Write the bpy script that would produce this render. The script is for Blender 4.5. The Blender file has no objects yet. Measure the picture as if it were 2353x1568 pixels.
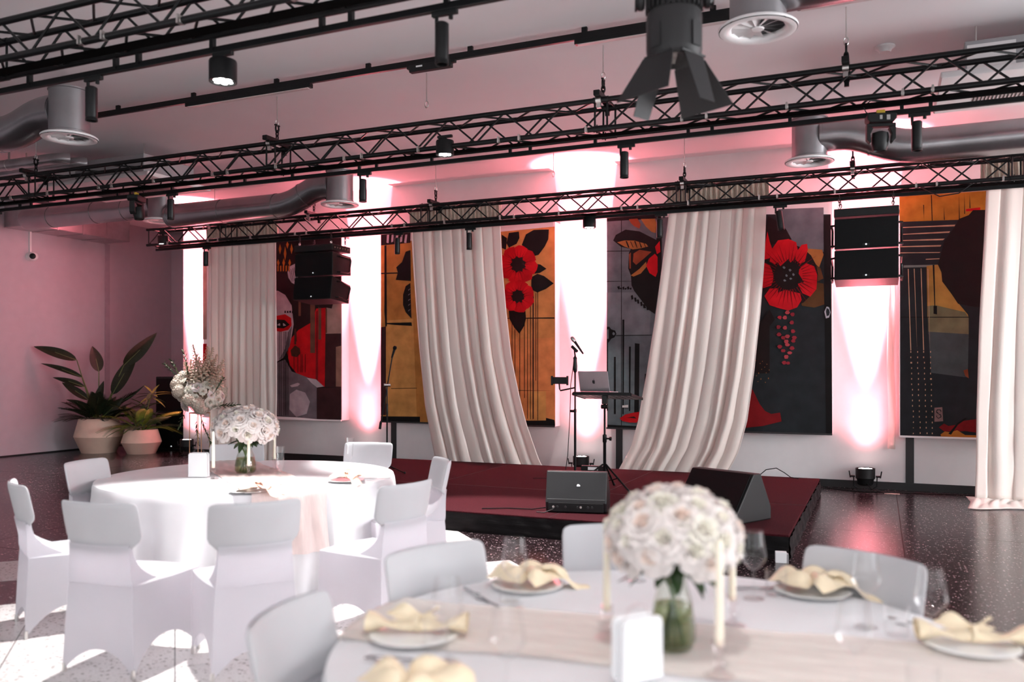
import bpy, math, random
from math import sin, cos, pi, sqrt, atan2
from mathutils import Vector as V, Matrix as M
rnd = random.Random(7)
SC = bpy.context.scene
COL = SC.collection
rad = math.radians

# ------------------------------------------------------------------ camera
cam_d = bpy.data.cameras.new('camera')
cam = bpy.data.objects.new('camera', cam_d)
COL.objects.link(cam)
cam.location = (0, 0, 1.6)
cam.rotation_euler = (rad(90), 0, rad(23.36))
cam_d.sensor_width = 36
cam_d.lens = 29.9
cam_d.shift_y = 0.028
cam_d.clip_start = 0.05
cam_d.dof.use_dof = True
cam_d.dof.focus_distance = 10.5
cam_d.dof.aperture_fstop = 1.35
SC.camera = cam

# ------------------------------------------------------------------ world, exposure
w = bpy.data.worlds.new('world')
SC.world = w
w.use_nodes = True
w.node_tree.nodes['Background'].inputs[0].default_value = (0.75, 0.82, 1.0, 1)
w.node_tree.nodes['Background'].inputs[1].default_value = 0.05
SC.view_settings.view_transform = 'Standard'
SC.view_settings.look = 'None'
SC.view_settings.gamma = 1
SC.view_settings.use_curve_mapping = False
SC.view_settings.exposure = 0.28

def add_light(name, kind, loc, target, power, color, **kw):
    d = bpy.data.lights.new(name, kind)
    d.energy = power
    d.color = color
    for k, v in kw.items():
        setattr(d, k, v)
    o = bpy.data.objects.new(name, d)
    COL.objects.link(o)
    o.location = loc
    o.rotation_euler = (V(target) - V(loc)).to_track_quat('-Z', 'Y').to_euler()
    return o

# daylight entering by the windows of the wall behind the camera and of the right-hand wall
WIN_X = (-10.6, -5.2, 0.2, 5.2)
WIN_Y = (0.6, 4.6, 8.6)
WIN_W = (115, 190, 580)
for wx in WIN_X:
    add_light('window_daylight', 'AREA', (wx, -3.25, 2.3), (wx, 3, 2.0), 72, (0.93, 0.97, 1.0),
              shape='RECTANGLE', size=3.2, size_y=2.8)
for wy, ww in zip(WIN_Y, WIN_W):
    add_light('window_daylight', 'AREA', (7.65, wy, 2.3), (0, wy, 2.3), ww, (0.95, 0.97, 1.0),
              shape='RECTANGLE', size=3.0, size_y=2.8)

PINK = (1.0, 0.22, 0.27)
UPLIGHT_W = ((22, 34000, 1.0), (46, 270, 5), (76, 125, 9), (120, 36, 0))     # cone, power, tilt of the lens rings
# ------------------------------------------------------------------ helpers
def tag(o, label=None, cat=None, group=None, kind=None):
    if label: o['label'] = label
    if cat: o['category'] = cat
    if group: o['group'] = group
    if kind: o['kind'] = kind
    return o

def empty(name, loc=(0, 0, 0), rz=0, label=None, cat=None, group=None):
    o = bpy.data.objects.new(name, None)
    COL.objects.link(o)
    o.empty_display_size = 0.1
    o.location = loc
    o.rotation_euler = (0, 0, rz)
    return tag(o, label, cat, group)

class MB:
    def __init__(s):
        s.v = []; s.f = []; s.mi = []; s.cur = 0
    def add(s, vs, fs, mx=None):
        b = len(s.v)
        for p in vs:
            p = V(p)
            s.v.append(tuple(mx @ p) if mx else tuple(p))
        for f in fs:
            s.f.append([b + i for i in f]); s.mi.append(s.cur)
        return s
    def box(s, x0, x1, y0, y1, z0, z1, mx=None):
        return s.add([(x0,y0,z0),(x1,y0,z0),(x1,y1,z0),(x0,y1,z0),(x0,y0,z1),(x1,y0,z1),(x1,y1,z1),(x0,y1,z1)],
                     [(3,2,1,0),(4,5,6,7),(0,1,5,4),(1,2,6,5),(2,3,7,6),(3,0,4,7)], mx)
    def prism(s, poly, y0, y1, mx=None):
        n = len(poly)
        vs = [(x, y0, z) for x, z in poly] + [(x, y1, z) for x, z in poly]
        fs = [list(range(n)), list(range(2*n-1, n-1, -1))]
        fs += [(i, i+n, (i+1) % n + n, (i+1) % n) for i in range(n)]
        return s.add(vs, fs, mx)
    def tube(s, pts, r, n=8, caps=True, closed=False):
        pts = [V(p) for p in pts]; m = len(pts)
        rs = r if isinstance(r, (list, tuple)) else [r]*m
        vs = []; prev = None
        for i, p in enumerate(pts):
            if closed: t = pts[(i+1) % m] - pts[i-1]
            else: t = pts[min(i+1, m-1)] - pts[max(i-1, 0)]
            t.normalize()
            if prev is None:
                a = V((0,0,1)) if abs(t.z) < .9 else V((1,0,0))
                u = t.cross(a).normalized()
            else:
                u = (prev - t*prev.dot(t)).normalized()
            prev = u
            b = t.cross(u)
            for k in range(n):
                an = 2*pi*k/n
                vs.append(p + (u*cos(an) + b*sin(an))*rs[i])
        fs = []
        for i in range(m if closed else m-1):
            j = (i+1) % m
            for k in range(n):
                fs.append((i*n+k, i*n+(k+1) % n, j*n+(k+1) % n, j*n+k))
        if caps and not closed:
            fs.append(list(range(n-1, -1, -1))); fs.append(list(range((m-1)*n, m*n)))
        return s.add(vs, fs)
    def lathe(s, prof, n=24, mx=None, cap=True):
        vs = []
        for r, z in prof:
            for k in range(n):
                vs.append((r*cos(2*pi*k/n), r*sin(2*pi*k/n), z))
        fs = []
        m = len(prof)
        for i in range(m-1):
            for k in range(n):
                fs.append((i*n+k, i*n+(k+1) % n, (i+1)*n+(k+1) % n, (i+1)*n+k))
        if cap:
            if prof[0][0] > 1e-4: fs.append(list(range(n-1, -1, -1)))
            if prof[-1][0] > 1e-4: fs.append(list(range((m-1)*n, m*n)))
        return s.add(vs, fs, mx)
    def grid(s, fn, nu, nv, cu=False, mx=None):
        vs = [fn(i/nu, j/nv) for j in range(nv+1) for i in range(nu if cu else nu+1)]
        w_ = nu if cu else nu+1
        fs = []
        for j in range(nv):
            for i in range(nu):
                a = j*w_+i; b = j*w_+(i+1) % w_
                fs.append((a, b, b+w_, a+w_))
        return s.add(vs, fs, mx)
    def ball(s, c, r, n=10, sz=1.0):
        prof = [(max(r*sin(pi*i/n), 1e-5), -r*cos(pi*i/n)*sz) for i in range(n+1)]
        return s.lathe(prof, n+4, M.Translation(V(c)), cap=False)
    def mesh(s, name, mats, smooth=None, weld=False):
        me = bpy.data.meshes.new(name)
        me.from_pydata(s.v, [], s.f)
        for m in (mats if isinstance(mats, (list, tuple)) else [mats]):
            me.materials.append(m)
        if any(s.mi): me.polygons.foreach_set('material_index', s.mi)
        me.validate(); me.update()
        if smooth is not None:
            me.polygons.foreach_set('use_smooth', [True]*len(me.polygons))
            if smooth < 179:
                me.set_sharp_from_angle(angle=rad(smooth))
        return me
    def build(s, name, mats, parent=None, smooth=None, bev=0, loc=None, rot=None, solid=0, kind=None, bseg=2):
        o = bpy.data.objects.new(name, s.mesh(name, mats, smooth))
        COL.objects.link(o)
        if parent: o.parent = parent
        if loc: o.location = loc
        if rot: o.rotation_euler = rot
        if solid:
            md = o.modifiers.new('thickness', 'SOLIDIFY'); md.thickness = solid; md.offset = 0
        if bev:
            md = o.modifiers.new('bevel', 'BEVEL'); md.width = bev; md.segments = bseg; md.limit_method = 'ANGLE'; md.angle_limit = rad(40)
        if kind: o['kind'] = kind
        return o

def link(name, me, parent=None, mx=None, loc=None, rot=None, scale=None):
    o = bpy.data.objects.new(name, me); COL.objects.link(o)
    if parent: o.parent = parent
    if mx is not None: o.matrix_local = mx
    if loc is not None: o.location = loc
    if rot is not None: o.rotation_euler = rot
    if scale is not None: o.scale = (scale,)*3 if not hasattr(scale, '__len__') else scale
    return o

def dup(root, loc=None, rz=None, label=None, group=None):
    def cp(o, par):
        c = o.copy(); COL.objects.link(c)
        if par: c.parent = par; c.matrix_parent_inverse = o.matrix_parent_inverse.copy()
        for ch in list(KIDS.get(o.name, [])): cp(ch, c)
        return c
    KIDS = {}
    for ch in bpy.data.objects:
        if ch.parent: KIDS.setdefault(ch.parent.name, []).append(ch)
    r = cp(root, None)
    if loc is not None: r.location = loc
    if rz is not None: r.rotation_euler = (0, 0, rz)
    if label: r['label'] = label
    if group: r['group'] = group
    return r

def Rz(a): return M.Rotation(a, 4, 'Z')
def Rx(a): return M.Rotation(a, 4, 'X')
def Ry(a): return M.Rotation(a, 4, 'Y')
def T(x, y, z): return M.Translation((x, y, z))
def align(d, loc=(0,0,0), roll=0, sc=1.0):
    q = V(d).to_track_quat('Z', 'Y')
    return M.Translation(V(loc)) @ q.to_matrix().to_4x4() @ Rz(roll) @ M.Scale(sc, 4)
def interp(tab, z):
    tab = sorted(tab, key=lambda q: q[1])
    if z <= tab[0][1]: return tab[0][0]
    for (a, za), (b, zb) in zip(tab, tab[1:]):
        if z <= zb:
            t = (z-za)/(zb-za); return a+(b-a)*t
    return tab[-1][0]

# ------------------------------------------------------------------ materials
def mat(name, col, rough=.5, metal=0, vary=.08, vscale=6, bump=0, bscale=80, stretch=(1,1,1), emit=None, estr=0, **inp):
    m = bpy.data.materials.new(name); m.use_nodes = True
    nt = m.node_tree; b = nt.nodes['Principled BSDF']
    b.inputs['Roughness'].default_value = rough
    b.inputs['Metallic'].default_value = metal
    tc = nt.nodes.new('ShaderNodeTexCoord'); mp = nt.nodes.new('ShaderNodeMapping')
    mp.inputs['Scale'].default_value = stretch
    nt.links.new(tc.outputs['Object'], mp.inputs['Vector'])
    nz = nt.nodes.new('ShaderNodeTexNoise'); nz.inputs['Scale'].default_value = vscale; nz.inputs['Detail'].default_value = 4
    nt.links.new(mp.outputs['Vector'], nz.inputs['Vector'])
    cr = nt.nodes.new('ShaderNodeValToRGB')
    cr.color_ramp.elements[0].position = .3; cr.color_ramp.elements[1].position = .7
    cr.color_ramp.elements[0].color = tuple(max(c*(1-vary), 0) for c in col)+(1,)
    cr.color_ramp.elements[1].color = tuple(min(c*(1+vary), 1) for c in col)+(1,)
    nt.links.new(nz.outputs['Fac'], cr.inputs['Fac'])
    nt.links.new(cr.outputs['Color'], b.inputs['Base Color'])
    if bump:
        n2 = nt.nodes.new('ShaderNodeTexNoise'); n2.inputs['Scale'].default_value = bscale; n2.inputs['Detail'].default_value = 3
        nt.links.new(mp.outputs['Vector'], n2.inputs['Vector'])
        bp = nt.nodes.new('ShaderNodeBump'); bp.inputs['Strength'].default_value = bump; bp.inputs['Distance'].default_value = .01
        nt.links.new(n2.outputs['Fac'], bp.inputs['Height']); nt.links.new(bp.outputs['Normal'], b.inputs['Normal'])
    if emit:
        b.inputs['Emission Color'].default_value = tuple(emit)+(1,); b.inputs['Emission Strength'].default_value = estr
    for k, v in inp.items():
        b.inputs[k.replace('_', ' ')].default_value = v
    return m

def terrazzo(name, base, chips, scale, frac, rough):
    m = bpy.data.materials.new(name); m.use_nodes = True
    nt = m.node_tree; b = nt.nodes['Principled BSDF']; L = nt.links
    ge = nt.nodes.new('ShaderNodeNewGeometry')
    def layer(sc, fr, prev, cols):
        vo = nt.nodes.new('ShaderNodeTexVoronoi'); vo.inputs['Scale'].default_value = sc
        L.new(ge.outputs['Position'], vo.inputs['Vector'])
        sp = nt.nodes.new('ShaderNodeSeparateColor'); L.new(vo.outputs['Color'], sp.inputs['Color'])
        g1 = nt.nodes.new('ShaderNodeMath'); g1.operation = 'LESS_THAN'; L.new(sp.outputs['Red'], g1.inputs[0]); g1.inputs[1].default_value = fr
        g2 = nt.nodes.new('ShaderNodeMath'); g2.operation = 'LESS_THAN'; L.new(vo.outputs['Distance'], g2.inputs[0]); g2.inputs[1].default_value = .42
        g3 = nt.nodes.new('ShaderNodeMath'); g3.operation = 'MULTIPLY'; L.new(g1.outputs[0], g3.inputs[0]); L.new(g2.outputs[0], g3.inputs[1])
        cr = nt.nodes.new('ShaderNodeValToRGB'); cr.color_ramp.interpolation = 'CONSTANT'
        cr.color_ramp.elements[0].color = cols[0]+(1,); cr.color_ramp.elements[1].color = cols[1]+(1,); cr.color_ramp.elements[1].position = .5
        L.new(sp.outputs['Green'], cr.inputs['Fac'])
        mx = nt.nodes.new('ShaderNodeMix'); mx.data_type = 'RGBA'
        L.new(g3.outputs[0], mx.inputs['Factor'])
        if isinstance(prev, tuple): mx.inputs['A'].default_value = prev+(1,)
        else: L.new(prev, mx.inputs['A'])
        L.new(cr.outputs['Color'], mx.inputs['B'])
        return mx.outputs['Result']
    c = layer(scale, frac, base, chips[:2])
    c = layer(scale*2.3, frac, c, chips[1:3])
    L.new(c, b.inputs['Base Color'])
    nz = nt.nodes.new('ShaderNodeTexNoise'); nz.inputs['Scale'].default_value = 35; L.new(ge.outputs['Position'], nz.inputs['Vector'])
    mr = nt.nodes.new('ShaderNodeMapRange'); mr.inputs['To Min'].default_value = rough*.8; mr.inputs['To Max'].default_value = rough*1.3
    L.new(nz.outputs['Fac'], mr.inputs['Value']); L.new(mr.outputs['Result'], b.inputs['Roughness'])
    bp = nt.nodes.new('ShaderNodeBump'); bp.inputs['Strength'].default_value = .06; bp.inputs['Distance'].default_value = .01
    n3 = nt.nodes.new('ShaderNodeTexNoise'); n3.inputs['Scale'].default_value = 130; L.new(ge.outputs['Position'], n3.inputs['Vector'])
    L.new(n3.outputs['Fac'], bp.inputs['Height']); L.new(bp.outputs['Normal'], b.inputs['Normal'])
    return m

def thin_glass(name, tint=(1,1,1), refl=1.0, ior=1.5):
    m = bpy.data.materials.new(name); m.use_nodes = True
    nt = m.node_tree; nt.nodes.remove(nt.nodes['Principled BSDF']); out = nt.nodes['Material Output']; L = nt.links
    tr = nt.nodes.new('ShaderNodeBsdfTransparent'); tr.inputs[0].default_value = tint+(1,)
    gl = nt.nodes.new('ShaderNodeBsdfGlossy'); gl.inputs['Roughness'].default_value = .03
    fw = nt.nodes.new('ShaderNodeLayerWeight'); fw.inputs['Blend'].default_value = .5
    pw = nt.nodes.new('ShaderNodeMath'); pw.operation = 'POWER'; L.new(fw.outputs['Facing'], pw.inputs[0]); pw.inputs[1].default_value = 2.6
    lw = nt.nodes.new('ShaderNodeMath'); lw.operation = 'MULTIPLY_ADD'; L.new(pw.outputs[0], lw.inputs[0]); lw.inputs[1].default_value = .65*refl; lw.inputs[2].default_value = .03*ior
    nz = nt.nodes.new('ShaderNodeTexNoise'); nz.inputs['Scale'].default_value = 30
    bp = nt.nodes.new('ShaderNodeBump'); bp.inputs['Strength'].default_value = .05; L.new(nz.outputs['Fac'], bp.inputs['Height'])
    L.new(bp.outputs['Normal'], gl.inputs['Normal'])
    mx = nt.nodes.new('ShaderNodeMixShader')
    L.new(lw.outputs[0], mx.inputs[0]); L.new(tr.outputs[0], mx.inputs[1]); L.new(gl.outputs[0], mx.inputs[2])
    L.new(mx.outputs[0], out.inputs['Surface'])
    return m

def fabric(name, col, trans, rough=.65, bump=.03, bscale=350, stretch=(1,1,1)):
    """thin woven cloth that lets some light through"""
    m = mat(name, col, rough, vary=.02, bump=bump, bscale=bscale, stretch=stretch, Sheen_Weight=.15)
    nt = m.node_tree; out = nt.nodes['Material Output']; b = nt.nodes['Principled BSDF']
    tl = nt.nodes.new('ShaderNodeBsdfTranslucent'); tl.inputs['Color'].default_value = (col[0], col[1]*.98, col[2], 1)
    mx = nt.nodes.new('ShaderNodeMixShader'); mx.inputs[0].default_value = trans
    nt.links.new(b.outputs[0], mx.inputs[1]); nt.links.new(tl.outputs[0], mx.inputs[2]); nt.links.new(mx.outputs[0], out.inputs['Surface'])
    return m

MT = dict(
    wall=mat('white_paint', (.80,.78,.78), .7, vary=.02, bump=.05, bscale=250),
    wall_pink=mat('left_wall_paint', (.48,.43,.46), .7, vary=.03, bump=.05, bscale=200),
    ceil=mat('ceiling_paint', (.80,.77,.78), .8, vary=.02, vscale=1.2, bump=.05, bscale=200),
    dark=terrazzo('dark_terrazzo', (.010,.005,.006), [(.36,.29,.30),(.07,.035,.04),(.18,.13,.14)], 55, .26, .20),
    light=terrazzo('light_terrazzo', (.66,.63,.62), [(.20,.17,.16),(.42,.38,.36),(.60,.56,.54)], 45, .30, .30),
    joint=mat('floor_joint', (.03,.02,.02), .6),
    blackp=mat('black_trim', (.012,.011,.012), .5),
    black=mat('black_powder_coat', (.005,.005,.0055), .36, vary=.2, bump=.03, bscale=300, Specular_IOR_Level=.25),
    blackm=mat('matt_black_plastic', (.006,.006,.0065), .5, vary=.2, bump=.05, bscale=250, Specular_IOR_Level=.3),
    grille=mat('speaker_grille', (.003,.003,.0035), .7, vary=.3, vscale=300, bump=.4, bscale=400, Specular_IOR_Level=.15),
    zinc=mat('zinc', (.62,.60,.58), .3, 1, vary=.1),
    steel=mat('galvanised_duct', (.36,.35,.36), .27, .95, vary=.12, vscale=3, bump=.02, bscale=30),
    steeld=mat('brushed_spigot', (.28,.27,.28), .42, .8, vary=.06),
    foil=mat('foil_duct', (.45,.42,.43), .3, .8, vary=.2, vscale=4, bump=.1, bscale=12),
    white=mat('white_enamel', (.86,.84,.84), .3, vary=.02),
    acwhite=mat('off_white_plastic', (.78,.75,.75), .45, vary=.02),
    acgrey=mat('grey_casing', (.32,.31,.32), .5, vary=.05),
    cover=fabric('chair_cover_shaded', (.51,.51,.53), .05),  # same fabric as the drapes, colour darkened for the shade on the back panel
    cover_thin=fabric('stretched_spandex_lit', (.74,.73,.76), .48),  # thin cloth; its colour is also lightened for the light behind it
    cloth=fabric('white_tablecloth', (.86,.85,.87), .10),
    runner=mat('blush_sheer_runner', (.86,.70,.66), .55, vary=.06, vscale=9, bump=.1, bscale=300, stretch=(1,8,1), Alpha=.8),
    runner2=mat('peach_satin_runner', (.93,.84,.77), .5, vary=.06, vscale=9, bump=.1, bscale=300, stretch=(1,9,1), Alpha=.7),
    sequin=mat('sparkle_runner', (.80,.66,.65), .35, vary=.3, vscale=120, bump=.3, bscale=300),
    satin=fabric('ivory_satin', (.93,.85,.79), .28, rough=.32, bump=.06, bscale=60, stretch=(1,1,.15)),
    heading=mat('gathered_heading', (.62,.52,.42), .7, vary=.25, vscale=60, stretch=(4,1,.4), bump=.4, bscale=120),
    carpet=mat('maroon_stage_carpet', (.040,.005,.008), .95, vary=.35, vscale=60, bump=.25, bscale=400, Specular_IOR_Level=.12),
    skirt=mat('black_stage_skirt', (.006,.0045,.005), .8, vary=.3, vscale=8, stretch=(1,1,6), bump=.3, bscale=10, Specular_IOR_Level=.2),
    glass=thin_glass('thin_clear_glass'),
    vglass=thin_glass('vase_glass', (.90,.93,.88)),
    water=thin_glass('vase_water', (.62,.66,.46), ior=1.2),
    candle=mat('ivory_wax', (.88,.80,.66), .4, vary=.03, Subsurface_Weight=.15),
    crystal=thin_glass('crystal_holder', (.985,.96,.96), ior=1.6),
    plate=mat('white_porcelain', (.88,.88,.87), .12, vary=.01),
    napkin=mat('gold_satin_napkin', (.84,.71,.51), .34, vary=.1, vscale=14, bump=.05, bscale=200),
    napkinp=mat('blush_satin_napkin', (.86,.58,.46), .4, vary=.08, vscale=14, bump=.05, bscale=200),
    cutlery=mat('polished_steel', (.55,.54,.55), .15, 1, vary=.05),
    rose=fabric('white_rose_petal', (.88,.82,.79), .22),
    roseb=fabric('blush_rose_petal', (.90,.76,.68), .22),
    rosei=fabric('ivory_rose_petal', (.88,.85,.75), .22),
    hyd=mat('ivory_hydrangea', (.62,.54,.45), .6, vary=.1, vscale=40),
    spike=mat('dried_flower_spike', (.52,.42,.32), .7, vary=.2, vscale=60),
    leaf=mat('dark_green_leaf', (.035,.075,.025), .42, vary=.3, vscale=12, bump=.05, bscale=60),
    leafb=mat('bright_green_leaf', (.16,.24,.035), .4, vary=.3, vscale=12),
    leafd=mat('deep_banana_leaf', (.008,.016,.006), .5, Specular_IOR_Level=.25, vary=.4, vscale=8, bump=.1, bscale=20, stretch=(1,6,1)),
    stem=mat('green_stem', (.09,.14,.04), .5, vary=.2),
    pot=mat('blush_ceramic_pot', (.86,.62,.49), .55, vary=.06, vscale=5, bump=.08, bscale=60),
    potd=mat('matt_ceramic_band', (.66,.47,.37), .7, vary=.06, vscale=5, bump=.15, bscale=90),
    soil=mat('potting_soil', (.02,.014,.010), .9, vary=.4, vscale=40, bump=.5, bscale=60),
    gold=mat('brushed_gold', (.60,.34,.20), .3, .9, vary=.08),
    lapt=mat('aluminium_lid', (.42,.40,.42), .35, .7, vary=.03),
    led=mat('led_lens', (.9,.9,.9), .3, emit=(1,.97,.95), estr=14),
    ledp=mat('uplight_lens', (.9,.9,.9), .3, emit=(1,.72,.70), estr=10),
    diff=mat('linear_lamp_diffuser', (.60,.52,.52), .4, vary=.03),
    red_led=mat('red_tag', (.45,.03,.02), .4),
    tag=mat('silver_badge_glow', (.75,.75,.75), .25, .6, emit=(.9,.95,1), estr=.5),  # faint emission paints a glint on the badges, which are no lamps
    yellowc=mat('yellow_clamp', (.5,.32,.02), .5),
    frame=mat('panel_side_white', (.84,.81,.81), .5, vary=.02),
    paper=mat('white_card', (.85,.85,.86), .5, vary=.01),
)
# ------------------------------------------------------------------ room shell
def struct(name, mb, m, **kw):
    o = mb.build(name, m, **kw); o['kind'] = 'structure'; return o
XL, XR, YB, YA, YR, H = -14.7, 7.8, 12.42, 14.6, -3.4, 4.7
floor = struct('floor', MB().box(XL, XR, YR, YA, -.10, -.012), MT['joint'])
# dark slabs, 3.9 m square, with fine joints
k = 0
for i in range(-4, 3):
    for j in range(-2, 2):
        x0, x1 = .2+3.9*i, .2+3.9*(i+1); y0, y1 = 1.3+3.9*j, 5.2+3.9*j
        x0, x1, y0, y1 = max(x0, XL), min(x1, XR), max(y0, YR), min(y1, YA)
        if x1-x0 > .1 and y1-y0 > .1:
            MB().box(x0+.004, x1-.004, y0+.004, y1-.004, -.012, 0).build('floor_slab', MT['dark'], floor)
for i in range(-4, 3):
    for (ya, yb) in ((9.1, 13.0), (13.0, YA)):
        x0, x1 = max(.2+3.9*i, XL), min(.2+3.9*(i+1), XR)
        if x1-x0 > .1: MB().box(x0+.004, x1-.004, ya+.004, yb-.004, -.012, 0).build('floor_slab', MT['dark'], floor)
# light terrazzo inlay laid on the diagonal
S2 = 1.2325/sqrt(2)
tile = MB().box(.003, S2-.003, .003, S2-.003, 0, .002).mesh('inlay_tile', MT['light'])
def inlay(u0, v1, nu, nv):
    for a in range(nu):
        for b in range(nv):
            u = u0 + a*1.2325; v = v1 - (b+1)*1.2325
            x, y = (u+v)/2, (v-u)/2
            if x < XL+.8 or x > XR-1 or y < YR+1.2: continue
            link('inlay_tile', tile, floor, loc=(x, y, 0), rot=(0, 0, rad(-45)))
inlay(-9.40, 3.70, 12, 9)
# outer light band beyond the dark border strip on the left
o = link('inlay_band', MB().box(0, 7.2, 0, .74, 0, .002).mesh('inlay_band', MT['light']), floor, loc=(-8.48, 1.98, 0), rot=(0, 0, rad(45)))

struct('ceiling', MB().box(XL-.1, XR+.1, YR-.1, YA+.1, H, H+.12), MT['ceil'])
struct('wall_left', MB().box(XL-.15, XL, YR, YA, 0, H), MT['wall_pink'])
wr = MB().box(XR, XR+.2, YR, YA, 0, .9).box(XR, XR+.2, YR, YA, 3.7, H)
edges = [YR]
for wy in WIN_Y: edges += [wy-1.5, wy+1.5]
edges.append(YA)
for i in range(0, len(edges), 2): wr.box(XR, XR+.2, edges[i], edges[i+1], .9, 3.7)
struct('wall_right', wr, MT['wall'])
for i, wy in enumerate(WIN_Y):
    f = MB()
    for y in (wy-1.5, wy-.03, wy+1.44): f.box(XR+.06, XR+.12, y, y+.06, .9, 3.7)
    f.box(XR+.06, XR+.12, wy-1.5, wy+1.5, .9, .96).box(XR+.06, XR+.12, wy-1.5, wy+1.5, 3.64, 3.7)
    wo = struct('window_%d' % (i+5), f, MT['blackp'])
    for sy in (-1.44, .03): MB().box(XR+.08, XR+.1, wy+sy, wy+sy+1.41, .96, 3.64).build('pane', MT['glass'], wo)
struct('wall_back', MB().box(-12.2, XR, YB, YA, 0, H), MT['wall'])
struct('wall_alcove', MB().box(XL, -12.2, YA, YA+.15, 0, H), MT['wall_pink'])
wr = MB()
edges = [XL]
for wx in WIN_X: edges += [wx-1.6, wx+1.6]
edges.append(XR)
wr.box(XL, XR, YR-.2, YR, 0, .9).box(XL, XR, YR-.2, YR, 3.7, H)
for i in range(0, len(edges), 2): wr.box(edges[i], edges[i+1], YR-.2, YR, .9, 3.7)
struct('wall_rear', wr, MT['wall'])
for i, wx in enumerate(WIN_X):
    f = MB()
    for x in (wx-1.6, wx-.03, wx+1.54): f.box(x, x+.06, YR-.12, YR-.06, .9, 3.7)
    f.box(wx-1.6, wx+1.6, YR-.12, YR-.06, .9, .96).box(wx-1.6, wx+1.6, YR-.12, YR-.06, 3.64, 3.7)
    wo = struct('window_%d' % (i+1), f, MT['blackp'])
    for sx in (-1.54, .03): MB().box(wx+sx, wx+sx+1.51, YR-.1, YR-.08, .96, 3.64).build('pane', MT['glass'], wo)
struct('baseboard_back', MB().box(-12.2, XR, YB-.02, YB, 0, .10), MT['blackp'])
for n, x in enumerate((-7.59, -3.65, .32)):
    struct('trim_%d' % (n+1), MB().box(x, x+.10, YB-.015, YB, .1, 1.2), MT['blackp'])
struct('trim_4', MB().box(XL, XL+.012, 12.80, 12.92, 0, 4.2), mat('grey_wall_strip', (.36,.31,.34), .6))  # flat grey strip running up the left wall
struct('baseboard_left', MB().box(XL, XL+.012, YR, YA, 0, .025), MT['blackp'])

# ------------------------------------------------------------------ printed panels on the back wall
ARTCOL = dict(black=(.006,.006,.006), beige=(.30,.22,.18), beige2=(.22,.14,.10), darkbrown=(.030,.013,.014), red=(.40,.005,.008), darkred=(.16,.006,.008),
  grey=(.13,.12,.13), lightgrey=(.38,.34,.36), hair=(.011,.007,.007), fan=(.42,.40,.44), gold=(.36,.13,.02), tassel=(.10,.05,.03), earring=(.05,.016,.010),
  ochre=(.40,.19,.045), ochre2=(.50,.23,.07), ochre3=(.52,.28,.08), ochre4=(.56,.23,.075), fred=(.46,.006,.012), fred2=(.36,.004,.009), fred3=(.14,.003,.005), slate=(.092,.122,.130), slate2=(.13,.165,.175),
  charcoal=(.015,.019,.021), orange=(.30,.13,.035), rust=(.20,.05,.02), brown=(.07,.035,.012), sticker=(.6,.6,.58), berry=(.24,.02,.03), berry2=(.36,.05,.06),
  gold2=(.25,.10,.03), yellow=(.34,.165,.02), yellow2=(.38,.22,.05), cream=(.50,.32,.20), teal=(.16,.20,.18), green=(.15,.15,.08), teal2=(.055,.075,.075), plate=(.22,.14,.13))
ARTM = {k: mat('print_'+k, c, .6, vary=.22, vscale=5, bump=.02, bscale=300, Specular_IOR_Level=.12) for k, c in ARTCOL.items()}
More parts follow.
